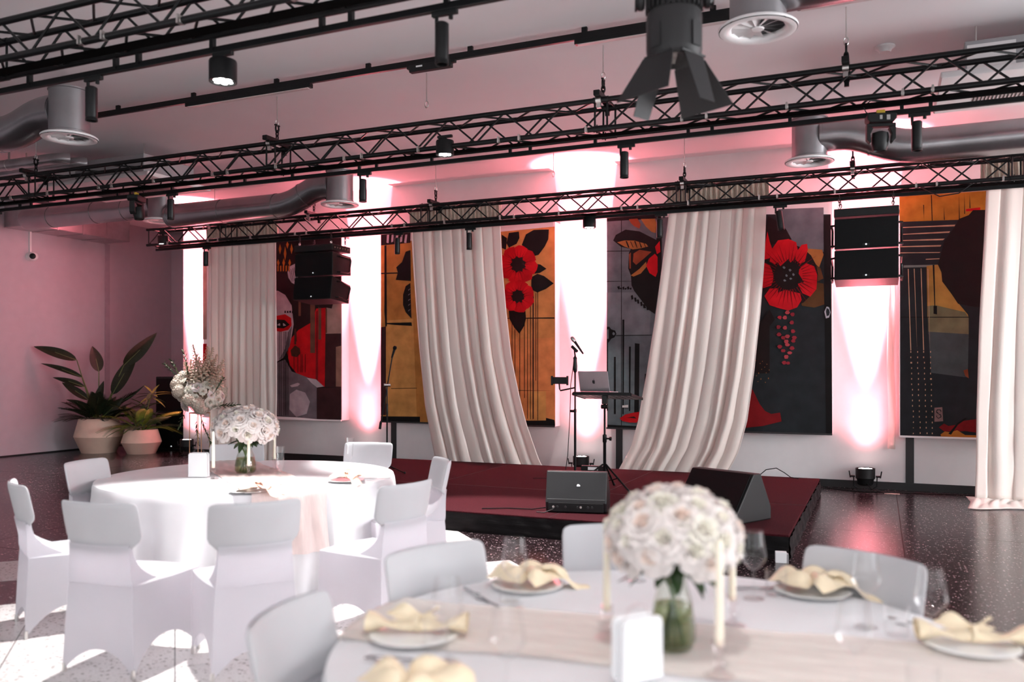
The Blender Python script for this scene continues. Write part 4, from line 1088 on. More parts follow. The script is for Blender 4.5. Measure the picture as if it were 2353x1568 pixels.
for s in (-1, 1):
    MB().lathe([(.001,0),(.035,0),(.045,.01),(.045,.03),(.03,.045),(.001,.045)], 14, T(s*.15,0,-.36) @ Ry(rad(90*s))).build('tilt_knob', LG, r, smooth=35)
for i in range(4):
    a = pi/2*i+rad(45)
    MB().prism([(-.03,0),(.03,0),(.03,.12),(.01,.13),(-.01,.13),(-.03,.12)], -.148, -.142, Rz(a) @ T(0,0,-.63)).build('gel_frame_clip', LG, r)
    ang = (18, 34, 22, 28)[i]
    mx = Rz(a) @ T(0,-.125,-.665) @ Rx(rad(-ang))
    MB().prism(([(-.10,0),(.10,0),(.17,-.26),(-.17,-.26)] if i % 2 else [(-.075,0),(.075,0),(.06,-.27),(-.06,-.27)]), -.002, .002, mx).tube([mx @ V((-.09,0,.004)), mx @ V((.09,0,.004))], .007, 8).build('barn_door', LG, r, smooth=30)
MB().lathe([(.105,-.655),(.105,-.65),(.001,-.645)], 24).build('lens', MT['glass'], r, smooth=40)

# ------------------------------------------------------------------ ceiling track with linear lamps
r = empty('ceiling_track', (-3.8, 7.33, 4.625), 0, 'long black lighting track fixed under the ceiling', 'lighting track')
MB().box(-4.75, 5.5, -.02, .02, -.03, .03).build('rail', MT['black'], r, bev=.004)
for i in range(9):
    x = -4.4+i*1.15
    MB().box(x-.025, x+.025, -.015, .015, .03, .075).build('ceiling_bracket', MT['black'], r)
for x0, x1, lab in [(-7.15, -5.45, 'linear lamp bar on the left part of the ceiling track'), (-2.54, -1.1, 'linear lamp bar on the ceiling track left of the barn-door lamp'), (-.62, .7, 'linear lamp bar on the ceiling track right of the barn-door lamp')]:
    q = empty('linear_lamp', ((x0+x1)/2, 7.33, 4.595), 0, lab, 'lamp', 'linear lamps on the ceiling track')
    h = (x1-x0)/2
    MB().box(-h, h, -.03, .03, -.045, 0).build('housing', MT['black'], q, bev=.004)
    MB().box(-h+.03, h-.03, -.024, .024, -.052, -.045).build('diffuser', MT['diff'], q)
q = empty('track_driver', (-4.02, 7.31, 4.595), 0, 'dark driver box hanging on the ceiling track', 'driver box')
MB().box(-.23, .23, -.03, .03, -.07, 0).build('case', MT['blackm'], q, bev=.006)
MB().box(-.26, -.2, -.02, .02, -.03, -.005).box(.2, .27, -.02, .02, -.03, -.005).build('track_clip', MT['blackm'], q)
MB().box(-.15, -.08, -.032, -.03, -.03, -.015).build('rating_label', MT['paper'], q)
# ------------------------------------------------------------------ round ducts and diffusers
def diffuser(x, Y, zb, label, duct, mouth):
    """vertical spigot with swirl diffuser below and a horizontal duct leaving it; duct = list of x,z offsets"""
    r = empty('duct_diffuser', (x, Y, zb), 0, label, 'ventilation duct', 'round steel ducts with swirl diffusers')
    MB().lathe([(.195,.03),(.205,.03),(.205,.045),(.197,.05),(.197,.47),(.207,.475),(.207,.49),(.190,.49),(.001,.488)], 36).build('spigot', MT['steeld'], r, smooth=40)
    MB().lathe([(.275,-.015),(.278,.0),(.262,.012),(.20,.032),(.19,.02),(.185,-.0),(.205,-.018),(.24,-.024),(.268,-.02)], 40, cap=False).build('flange', MT['white'], r, smooth=180)
    MB().lathe([(.19,.05),(.001,.052)], 24, cap=False).build('dark_throat', MT['blackp'], r)
    MB().lathe([(.04,-.012),(.045,-.004),(.03,.02),(.001,.02)], 16).lathe([(.001,-.014),(.04,-.012)], 16, cap=False).build('hub', MT['white'], r, smooth=40)
    bl = MB().add([(.035,-.012,-.004),(.188,-.02,-.004),(.188,.06,.030),(.035,.016,.016)], [(0,1,2,3)]).mesh('blade', MT['white'])
    for i in range(12): link('blade', bl, r, rot=(0,0,2*pi*i/12))
    pts = [V((mouth*.12, 0, .28))]+[V((dx, 0, dz)) for dx, dz in duct]
    # smooth the bends
    q = []
    for i, p in enumerate(pts):
        if 0 < i < len(pts)-1:
            a, b = pts[i-1], pts[i+1]
            da = min(.22, (p-a).length/2); db = min(.22, (b-p).length/2)
            A = p+(a-p).normalized()*da; B = p+(b-p).normalized()*db
            for t in (0, .25, .5, .75, 1): q.append((1-t)**2*A+2*t*(1-t)*p+t*t*B)
        else: q.append(p)
    MB().tube(q, .185, 28).build('duct', MT['steel'], r, smooth=40)
    # collars
    L = 0
    for i_, (a, b) in enumerate(zip(q, q[1:])):
        d = (b-a)
        if d.length < .12 and i_ % 5: continue
        if d.length < 1e-6: continue
        n = d.normalized()
        k_ = 1.0 if d.length > .8 else 9
        t = .02
        while t < d.length-.01:
            c = a+n*t
            MB().tube([c-n*.012, c+n*.012], .192, 28, caps=True).build('collar', MT['steel'], r, smooth=40)
            t += 1.05 if d.length > .8 else 99
    return r
diffuser(-.75, 10.5, 4.04, 'round steel duct with swirl diffuser in front of the right lit wall strip', [(.5,.28),(.95,.06),(6.5,.06)], 1)
diffuser(-7.3, 10.5, 4.04, 'round steel duct elbow ending above the left flown speaker', [(-.42,.28),(-.9,.06),(-3.28,.06)], -1)
diffuser(-10.8, 10.5, 4.04, 'round steel spigot with diffuser above the left end of the rear truss', [(-.5,.24),(-1.2,.24),(-3.15,.24)], -1)
diffuser(-7.8, 6.35, 4.04, 'round steel duct elbow with diffuser at the upper left', [(-.42,.28),(-.8,.14),(-5.5,.14)], -1)
diffuser(-.8, 6.3, 4.05, 'round steel duct with white swirl diffuser at the top right', [(.5,.28),(.95,.30),(6.5,.30)], 1)
r = empty('plenum_box', (-14.345, 11.7, 4.2), 0, 'rectangular foil duct box under the ceiling above the tall plants', 'ventilation duct')
MB().box(-.35, .35, -1.1, 1.1, 0, .42).build('casing', MT['foil'], r, bev=.008)
for y in (-.55, .0, .55): MB().box(-.348, .358, y-.015, y+.015, -.008, .425).build('joint_strip', MT['foil'], r)
for Y_, lab in ((8.15, 'upper silver pipe running to the left wall behind the middle truss'), (8.42, 'lower silver pipe running to the left wall behind the middle truss')):
    r = empty('silver_pipe', (-12.2, Y_, 4.47), 0, lab, 'pipe', 'silver insulated pipes at the left')
    MB().tube([(-2.4,0,0), (1.9,0,0), (2.05,.04,0), (2.08,.09,0)], .075, 16).build('pipe_run', MT['foil'], r, smooth=50)
    for x in (-1.8, -.4, 1.0): MB().tube([(x-.01,0,0), (x+.01,0,0)], .080, 16).box(x-.012, x+.012, -.01, .01, .07, .23).build('pipe_clip', MT['zinc'], r, smooth=40)

# ------------------------------------------------------------------ ceiling air conditioners
def aircon(x, Y, label):
    r = empty('air_conditioner', (x, Y, 4.2), 0, label, 'air conditioner', 'cassette air conditioners under the ceiling')
    MB().box(-.85, .85, -.5, .42, .06, .34).build('casing', MT['acgrey'], r, bev=.01)
    MB().box(-.83, -.45, -.505, -.5, .09, .30).build('service_plate', MT['acwhite'], r)
    MB().box(-1.05, 1.05, -.62, .55, 0, .06).build('panel', MT['acwhite'], r, bev=.015)
    for sy in (-1, 1): MB().box(-.8, .8, sy*.45-.05, sy*.45+.05, -.012, .0).build('louvre', MT['acwhite'], r, bev=.004, rot=(rad(3*sy), 0, 0))
    gs = MB().box(-.006, .006, -.10, .10, -.004, .003).mesh('grille_slot', MT['blackp'])
    for i in range(46): link('grille_slot', gs, r, loc=(-.72+i*.032, .20, .0))
    for sx in (-.75, .75):
        for sy in (-.4, .35): MB().tube([(sx,sy,.3), (sx,sy,.5)], .006, 6).build('hanging_rod', MT['zinc'], r)
    return r
aircon(1.55, 9.1, 'grey and white cassette air conditioner at the top right corner')
aircon(-10.0, 9.1, 'grey and white cassette air conditioner behind the left middle truss')
o = MB().lathe([(.001,-.06),(.05,-.06),(.065,-.03),(.09,-.015),(.09,0),(.001,0)], 20).build('smoke_detector', MT['acwhite'], smooth=35, loc=(.05, 8.9, 4.7))
tag(o, 'small round smoke detector on the ceiling behind the middle truss', 'smoke detector')

# ------------------------------------------------------------------ security camera on the left wall
r = empty('security_camera', (-14.7, 11.11, 3.73), 0, 'white dome security camera on the left wall', 'security camera')
MB().lathe([(.001,0),(.085,0),(.085,.03),(.07,.05),(.001,.05)], 24, Ry(rad(90))).build('mount', MT['acwhite'], r, smooth=40)
MB().ball((.10,0,-.0), .085, 12).build('ball_head', MT['white'], r, smooth=180)
MB().lathe([(.05,0),(.055,.02),(.04,.03),(.001,.032)], 18, T(.145,-.045,-.005) @ Rz(rad(-45)) @ Ry(rad(90))).build('lens', MT['blackm'], r, smooth=40)
MB().box(.0,.03,-.02,.02,.08,.95).build('conduit', MT['acwhite'], r)
# ------------------------------------------------------------------ flown line-array speakers
def flown(x, Y, ztop, label, rz):
    r = empty('flown_speaker', (x, Y, ztop), rz, label, 'speaker', 'flown pairs of black speakers beside the stage')
    MB().box(-.36,.36,-.02,.48,-.10,0).build('flying_frame', MT['blackm'], r, bev=.008)
    for i in range(6): MB().tube([(.361,.05+i*.07,-.05), (.367,.05+i*.07,-.05)], .012, 8).build('pin_hole', MT['zinc'], r)
    for k, tilt, z in ((0, 0, -.12), (1, 9, -.50)):
        mx = T(0, 0, z) @ Rx(rad(-tilt))
        poly = [(-.0,-.0),(.50,-.035),(.50,-.33),(.0,-.365)]
        b = MB(); b.add([(-.355,p[0],p[1]) for p in poly]+[(.355,p[0],p[1]) for p in poly], [(0,1,2,3),(7,6,5,4),(0,4,5,1),(1,5,6,2),(2,6,7,3),(3,7,4,0)], mx)
        c = b.build('cabinet', MT['blackm'], r, bev=.006)
        MB().box(-.35,.35,-.016,-.002,-.355,-.01, mx).build('grille', MT['grille'], c, bev=.006)
        MB().box(-.04,.04,-.0185,-.015,-.335,-.31, mx).build('badge_plate', MT['blackm'], c)
        MB().lathe([(.001,0),(.011,0),(.011,.002),(.001,.002)], 12, mx @ T(0,-.019,-.322) @ Rx(rad(90))).build('badge', MT['tag'], c)
        for s in (-1, 1):
            hx = s*.355
            MB().tube([mx @ V(p) for p in ((hx,.12,-.06),(hx+s*.04,.14,-.06),(hx+s*.04,.42,-.07),(hx+s*.04,.44,-.10),(hx+s*.04,.40,-.28),(hx+s*.04,.37,-.30),(hx+s*.04,.14,-.31),(hx,.12,-.31))], .014, 6).build('side_handle', MT['black'], c, smooth=50)
    for sx in (-.3, .3):
        for sy in (.04, .42):
            i = 0; z = .03
            while z < .16:
                MB().tube(ring_pts((sx, sy, z), .012, .026, 'y' if i % 2 == 0 else 'x', 10), .006, 6, closed=True).build('chain_link', MT['zinc'] if i == 0 else MT['black'], r, smooth=60)
                z += .04; i += 1
    return r
flown(-8.15, 11.02, 3.56, 'pair of flown black speakers in front of the red face panel', 0)
flown(-.145, 11.0, 3.54, 'pair of flown black speakers above the right uplight', 0)

# ------------------------------------------------------------------ dark speaker tower in the alcove
r = empty('speaker_tower', (-13.0, 13.1, 0), rad(20), 'tall black speaker tower behind the small potted palm', 'speaker')
MB().box(-.32,.32,-.3,.3,0,.72).build('lower_cabinet', MT['blackm'], r, bev=.012)
MB().box(-.30,.30,-.313,-.3,.04,.68).build('lower_grille', MT['grille'], r)
MB().box(-.32,.32,-.3,.3,.74,1.46).build('upper_cabinet', MT['blackm'], r, bev=.012)
MB().box(-.30,.30,-.313,-.3,.78,1.42).build('upper_grille', MT['grille'], r)
MB().lathe([(.001,0),(.014,0),(.001,.003)], 10, T(0,-.316,.08) @ Rx(rad(90))).build('badge', MT['tag'], r)

# ------------------------------------------------------------------ uplights
def uplight(x, Y, label, power, tilt=8):
    r = empty('uplight', (x, Y, 0), rad(8), label, 'stage light', 'black floor uplights washing the back wall pink')
    MB().box(-.14,.14,-.012,.012,0,.012).box(-.13,-.11,-.1,.1,0,.01).box(.11,.13,-.1,.1,0,.01).build('floor_bracket', MT['blackm'], r)
    mb = MB()
    for s in (-1, 1): mb.tube([(s*.06,0,.012),(s*.14,0,.06),(s*.145,0,.2)], .008, 6)
    mb.build('yoke', MT['blackm'], r, smooth=50)
    for s in (-1, 1): MB().tube([(s*.13,0,.19),(s*.185,0,.19)], .014, 8).tube([(s*.185,0,.17),(s*.2,0,.26)], .008, 6).build('clamp_screw', MT['blackm'], r, smooth=50)
    MB().lathe([(.001,.07),(.08,.075),(.10,.10),(.105,.15),(.122,.17),(.122,.30),(.112,.30),(.108,.285),(.001,.285)], 28).build('can', MT['blackm'], r, smooth=40)
    for i in range(7):
        a = i*pi/3; q = 0 if i == 6 else .06
        MB().lathe([(.026,.286),(.024,.296),(.001,.298)], 12, T(q*cos(a), q*sin(a), 0)).build('led_lens', MT['ledp'], r, smooth=50)
    MB().tube([(.0,-.08,.12),(.05,-.16,.05),(.2,-.2,.01),(.45,-.12,.01),(.7,-.05,.01)], .006, 6).build('power_cable', MT['blackm'], r, smooth=60)
    for cone, pw, tl in power:
        add_light('uplight_beam', 'SPOT', (x, Y, .32), (x, Y+math.tan(rad(tl))*4, 4.32), pw, PINK, spot_size=rad(cone), spot_blend=1.0, shadow_soft_size=.07)
    return r
uplight(-.17, 12.16, 'black uplight on the floor below the right lit wall strip', UPLIGHT_W)
uplight(3.78, 12.16, 'black uplight beyond the right picture edge next to the yellow-topped panel', UPLIGHT_W)
uplight(-4.12, 12.16, 'black uplight behind the stage below the central lit wall strip', UPLIGHT_W)
uplight(-8.05, 12.16, 'black uplight hidden behind the round table below the lit strip left of the ochre panel', UPLIGHT_W)
uplight(-11.86, 12.16, 'black uplight beside the tall flower stand at the far left', UPLIGHT_W[:3]+((150, 95, 0),))

# ------------------------------------------------------------------ microphone stands
def mic(r, p, d, L=.17):
    d = V(d).normalized(); m_ = align(d, p)
    MB().lathe([(.010,0),(.013,.01),(.017,L*.68),(.019,L*.72),(.001,L*.72)], 16, m_).build('microphone_body', MT['blackm'], r, smooth=40)
    MB().lathe([(.019,L*.72),(.026,L*.8),(.027,L*.88),(.020,L*.99),(.001,L*1.02)], 16, m_).build('microphone_grille', MT['grille'] if L < .2 else MT['zinc'], r, smooth=60)
r = empty('microphone_stand', (-6.18, 10.0, .2), 0, 'black boom microphone stand in front of the ochre panel', 'microphone stand', 'microphone stands on the stage')
MB().lathe([(.02,0),(.02,.10),(.011,.11),(.011,.78),(.014,.79),(.014,.93),(.009,.94),(.009,1.2),(.001,1.2)], 12).build('pole', MT['black'], r, smooth=40)
for a in (-.25, 1.85, 3.95): MB().tube([(.015*cos(a), .015*sin(a), .10), (.33*cos(a), .33*sin(a), .012)], .009, 8).ball((.34*cos(a), .34*sin(a), .016), .016, 8).build('leg', MT['black'], r, smooth=50)
MB().tube([(-.11,0,.60),(-.10,0,.66),(.10,0,1.66)], [.014,.010,.008], 8).build('boom_arm', MT['black'], r, smooth=50)
MB().tube([(-.115,0,.585),(-.10,0,.68)], .018, 8).build('counterweight', MT['black'], r, smooth=50)
MB().tube([(-.03,-.03,1.19),(.03,.03,1.19)], .022, 10).build('clutch', MT['zinc'], r, smooth=40)
mic(r, (.075,0,1.56), (.35,0,1))
r = empty('microphone_stand', (-3.57, 10.3, .2), 0, 'straight black microphone stand with phone holder at centre stage', 'microphone stand', 'microphone stands on the stage')
MB().lathe([(.001,0),(.15,0),(.15,.008),(.03,.02),(.016,.03),(.015,.85),(.018,.86),(.018,.89),(.011,.90),(.011,1.36),(.024,1.38),(.028,1.44),(.022,1.53),(.026,1.55),(.012,1.57),(.008,1.60),(.001,1.6)], 16).build('pole', MT['black'], r, smooth=40)
MB().tube([(-.07,0,.87),(.0,0,.87)], .016, 8).build('clutch_knob', MT['black'], r, smooth=40)
MB().tube([(0,0,1.58),(-.01,0,1.66)], .011, 8).tube([(.03,0,1.63),(-.045,0,1.70)], .019, 10).build('microphone_clip', MT['black'], r, smooth=40)
mic(r, (.11,0,1.60), (-.72,0,1), .27)
MB().tube([(.0,0,1.17),(-.20,0,1.13),(-.21,0,1.15),(-.215,-.01,1.24)], .010, 8).build('holder_arm', MT['black'], r, smooth=50)
MB().box(-.30,-.10,-.03,-.012,1.215,1.305, T(0,0,0)).build('phone_holder', MT['blackm'], r, bev=.006)
for x in (-.315, -.105): MB().box(x,x+.02,-.045,-.01,1.20,1.32).build('holder_jaw', MT['blackm'], r, bev=.004)
MB().tube([(-.01,-.02,1.5),(-.05,-.03,1.2),(-.06,-.03,.8),(-.09,-.03,.3),(-.12,-.05,.06),(-.2,-.1,.012),(-.5,-.2,.010)], .005, 6).build('cable', MT['blackm'], r, smooth=60)

# ------------------------------------------------------------------ music stand and laptop
r = empty('music_stand', (-2.93, 9.5, .2), 0, 'black tripod music stand with perforated tray at centre stage', 'music stand')
MB().lathe([(.018,.06),(.018,.55),(.024,.56),(.024,.64),(.012,.65),(.012,.99),(.02,1.0),(.02,1.06),(.001,1.06)], 14).build('pole', MT['black'], r, smooth=40)
for a in (-.5, 1.6, 3.7):
    MB().tube([(.02*cos(a),.02*sin(a),.30),(.42*cos(a),.42*sin(a),.012)], .011, 8).tube([(.015*cos(a),.015*sin(a),.10),(.22*cos(a),.22*sin(a),.16)], .006, 6).ball((.425*cos(a),.425*sin(a),.016), .018, 8).build('leg', MT['black'], r, smooth=50)
MB().tube([(.02,0,.60),(.06,0,.60)], .010, 8).lathe([(.001,0),(.024,0),(.024,.02),(.001,.022)], 8, T(.06,0,.60) @ Ry(rad(90))).build('height_knob', MT['black'], r)
MB().box(-.03,.03,-.02,.04,1.0,1.10).tube([(-.04,0,.97),(.04,0,.97)], .026, 10).build('tilt_bracket', MT['black'], r, bev=.004)
tm = T(0,0,1.105) @ Rz(rad(-6)) @ Rx(rad(-9))
tr_ = MB().box(-.40,.33,-.02,-.0,-.005,.03, tm).box(-.40,.33,.0,.35,-.005,-.001, tm).box(-.41,-.40,-.02,.35,-.01,.02,tm).box(.33,.34,-.02,.35,-.01,.02,tm).build('tray', MT['black'], r)
hs = MB().box(-.016,.016,-.016,.016,-.0062,-.0052).mesh('perforation', MT['diff'])
for i in range(9):
    for j in range(4): link('perforation', hs, r, mx=tm @ T(-.36+i*.08, .05+j*.08, 0))
r = empty('laptop', (-3.08, 9.6, 1.312), rad(-6), 'open silver laptop with its lid towards the room on the music stand', 'laptop')
MB().box(-.19,.19,0,.26,.012,.028).build('base', MT['lapt'], r, bev=.005)
lm = T(0,.0,.03) @ Rx(rad(16))
MB().box(-.19,.19,-.005,.003,.0,.25, lm).build('lid', MT['lapt'], r, bev=.004)
lg = [( .000,.020),(.008,.022),(.014,.016),(.016,.006),(.011,.002),(.011,-.006),(.016,-.011),(.010,-.021),(.004,-.022),(0,-.020),(-.004,-.022),(-.011,-.020),(-.017,-.008),(-.017,.010),(-.011,.020),(-.005,.022)]
MB().prism(lg, -.0065, -.005, lm @ T(.0,0,.12)).prism([(.0,.026),(.008,.030),(.009,.038),(.001,.034)], -.0065, -.005, lm @ T(0,0,.12)).build('lid_logo', MT['blackp'], r)

# ------------------------------------------------------------------ stage monitors
r = empty('stage_monitor', (-2.74, 7.97, .2), rad(12), 'black wedge monitor on the stage edge seen from its back', 'speaker', 'black wedge monitors on the stage front')
def wedge(poly, w_): 
    b = MB(); n = len(poly)
    b.add([(-w_,p[0],p[1]) for p in poly]+[(w_,p[0],p[1]) for p in poly], [list(range(n)), list(range(2*n-1,n-1,-1))]+[(i,i+n,(i+1)%n+n,(i+1)%n) for i in range(n)])
    return b
MONB = mat('monitor_back', (.013,.013,.014), .42, vary=.1, bump=.1, bscale=250)
wedge([(-.12,.10),(-.03,.40),(.02,.40),(.30,.16),(.30,.0),(-.08,.0),(-.10,.02)], .30).build('cabinet', MONB, r, bev=.012)
MB().box(-.27,.27,-.13,-.09,.012,.10).build('connector_panel', MT['blackm'], r, bev=.004)
for x in (-.22,-.18,-.1,.02,.05,.12,.16): MB().lathe([(.001,0),(.012,0),(.010,.006),(.001,.006)], 10, T(x,-.13,.06) @ Rx(rad(90))).build('connector', MT['zinc'] if x in (-.22,.05) else MT['blackp'], r)
MB().box(-.285,.285,-.122,-.09,.10,.135).build('lower_ridge', mat('monitor_ridge', (.03,.03,.031), .4), r, bev=.004)
MB().lathe([(.001,0),(.018,0),(.016,.004),(.001,.004)], 16, T(.02,-.071,.26) @ Rx(rad(90+17))).build('badge', MT['tag'], r)
MB().tube([(-.3,.0,.03),(-.45,-.02,.01),(-.7,.0,.01),(-.95,-.08,.01)], .006, 6).tube([(-.2,-.14,.06),(-.22,-.2,.04),(-.3,-.2,.01),(-.38,-.17,.01)], .005, 6).build('cable', MT['blackm'], r, smooth=60)
r = empty('stage_monitor', (-1.35, 8.25, .2), rad(-28), 'black wedge monitor turned sideways on the right of the stage', 'speaker', 'black wedge monitors on the stage front')
wedge([(-.30,.0),(-.30,.10),(-.05,.44),(.06,.44),(.22,.12),(.22,.0)], .36).build('cabinet', MT['blackm'], r, bev=.012)
gm = T(0,-.30,.10) @ Rx(rad(-36))
MB().box(-.34,.34,-.012,-.002,.0,.41, gm).build('grille', MT['grille'], r, bev=.004)
MB().box(-.36,.36,-.312,-.30,.0,.10).build('toe_panel', MT['blackm'], r, bev=.004)

# ------------------------------------------------------------------ small things around the stage
r = empty('power_box', (-3.62, 11.25, .2), rad(5), 'small black power box with white sticker behind the music stand', 'power box')
MB().box(-.18,.18,-.04,.04,0,.07).build('case', MT['blackm'], r, bev=.006); MB().box(-.08,.06,-.043,-.04,.015,.055).build('sticker', MT['paper'], r)
o = MB().tube([(-1.45,11.4,.21),(-1.35,11.45,.30),(-1.22,11.42,.33),(-1.12,11.45,.27),(-1.05,11.5,.21),(-.95,11.45,.206)], .006, 6).build('loose_cable', MT['blackm'], smooth=60)
tag(o, 'loose black cable loop at the back right of the stage', 'cable')
o = MB().tube([(-.66,12.2,.008),(-.3,12.02,.008),(.3,12.1,.008),(.9,12.2,.008),(1.6,12.3,.008)], .007, 6).build('floor_cable', MT['blackm'], smooth=60)
tag(o, 'black cable lying along the skirting below the right wall strip', 'cable')
o = MB().box(-.09,.09,-.03,.03,0,.004).build('tape_label', mat('pink_tape', (.7,.5,.45), .6), loc=(.15,12.0,.0), rot=(0,0,rad(-5)))
tag(o, 'short pale tape label on the dark floor near the right uplight', 'tape')
r = empty('floor_card', (-.75, 7.36, 0), rad(10), 'small white box standing on the floor at the stage corner', 'box')
MB().box(-.045,.045,-.03,.03,0,.09).build('card_body', MT['paper'], r, bev=.003); MB().box(.045,.06,-.03,.03,0,.075).build('card_side', MT['acgrey'], r)
r = empty('truss_cable_coil', (.75, 11.3, 4.02), 0, 'tangled black cable coil lying on the rear truss near the right speaker', 'cable')
for i in range(5):
    rr_ = .16+.03*i
    MB().tube([(rr_*1.6*cos(t*pi/9+i), .10*sin(t*pi/9+i), .04+.02*i+.03*sin(t*.9+i)) for t in range(18)], .006, 5, closed=True).build('cable_loop', MT['blackm'], r, smooth=60)
MB().tube([(-.3,-.1,-.25),(-.1,-.12,-.38),(.1,-.12,-.36),(.25,-.1,-.25)], .007, 6).build('hanging_loop', MT['blackm'], r, smooth=60)
# ------------------------------------------------------------------ tables with floor-length cloths
TA, TB_ = V((-4.62, 5.42, 0)), V((-.6, 2.55, 0))
RA, RB = 1.13, 1.0
ZT = .76
def table(c, Rt, lab_t, lab_c, seed):
    rr = random.Random(seed)
    r = empty('round_table', c, 0, lab_t, 'table', 'round banquet tables')
    MB().lathe([(.001,.715),(Rt-.01,.715),(Rt,.722),(Rt,.745),(Rt-.01,.752),(.001,.752)], 64).build('tabletop', MT['frame'], r, smooth=40)
    for i in range(4):
        a = pi/4+i*pi/2
        MB().tube([(.6*cos(a),.6*sin(a),.715),(.7*cos(a),.7*sin(a),.0)], .018, 8).build('leg', MT['zinc'], r, smooth=50)
    nf = 15; ph = [rr.uniform(0, 6.28) for _ in range(5)]
    NU = 300
    prof = [(0, 0)]
    def fn(u, v):
        a = 2*pi*u
        if v <= .3:
            q = v/.3
            return (Rt*1.003*q*cos(a), Rt*1.003*q*sin(a), ZT - (.006 if q > .995 else 0))
        q = (v-.3)/.7
        f = sin(nf*a+ph[0]+.7*sin(2*a+ph[1])) + .45*sin(2.3*nf*a/2.3*1.0*2+ph[2]+q) + .3*sin(5*a+ph[3])
        e = min(1, q*1.6)**1.3
        rr_ = Rt*1.003+.006+.05*q**.8+.085*e*f*(.35+.65*q)
        return (rr_*cos(a), rr_*sin(a), ZT-.008-(ZT-.020)*q**1.0)
    o = MB().grid(fn, NU, 40, cu=True).build('tablecloth', MT['cloth'], smooth=60, loc=c)
    tag(o, lab_c, 'tablecloth', 'white floor-length tablecloths')
table(TA, RA, 'round banquet table near the stage standing under a brightly lit cloth', 'white cloth over the brightly lit round table near the stage', 1)
table(TB_, RB, 'round banquet table nearest the camera standing under a white cloth', 'white cloth over the blurred round table nearest the camera', 2)

def runner(name, c, Rt, ang, half, m, label, drop_a, drop_b, off=0, seq=False):
    """strip across a round table, hanging over both ends"""
    ca, sa = cos(ang), sin(ang)
    def fn(u, v):
        w_ = (v-.5)*2*half
        h = sqrt(max(Rt*Rt-(w_+off)**2, .01))
        tot = drop_a+2*h+drop_b; s_ = u*tot
        wr_ = .004*sin(s_*9+v*11)+.003*sin(v*34+s_*2)
        if s_ < drop_a:
            l = -h-.075*((drop_a-s_)/.7)**.8-.015; z = ZT-(drop_a-s_)
        elif s_ > drop_a+2*h:
            q = s_-drop_a-2*h; l = h+.075*(q/.7)**.8+.02+.02*sin(v*22)*min(1, q*4); z = ZT-q
        else:
            l = s_-drop_a-h; z = ZT+.006+abs(wr_)
            l *= 1.012
        w2 = w_+off+.012*sin(u*19)
        return (l*ca-w2*sa, l*sa+w2*ca, z)
    o = MB().grid(fn, 120, 30).build(name, m, smooth=80, loc=c)
    return tag(o, label, 'table runner', 'sheer runners across the round tables')
runner('table_runner', TA, RA, rad(-36), .26, MT['runner'], 'blush sheer runner across the lit table with sparkling hanging end', .0, .42)
runner('table_runner', TB_, RB, rad(6), .24, MT['runner2'], 'peach satin runner across the near table under the vase', .3, .3)

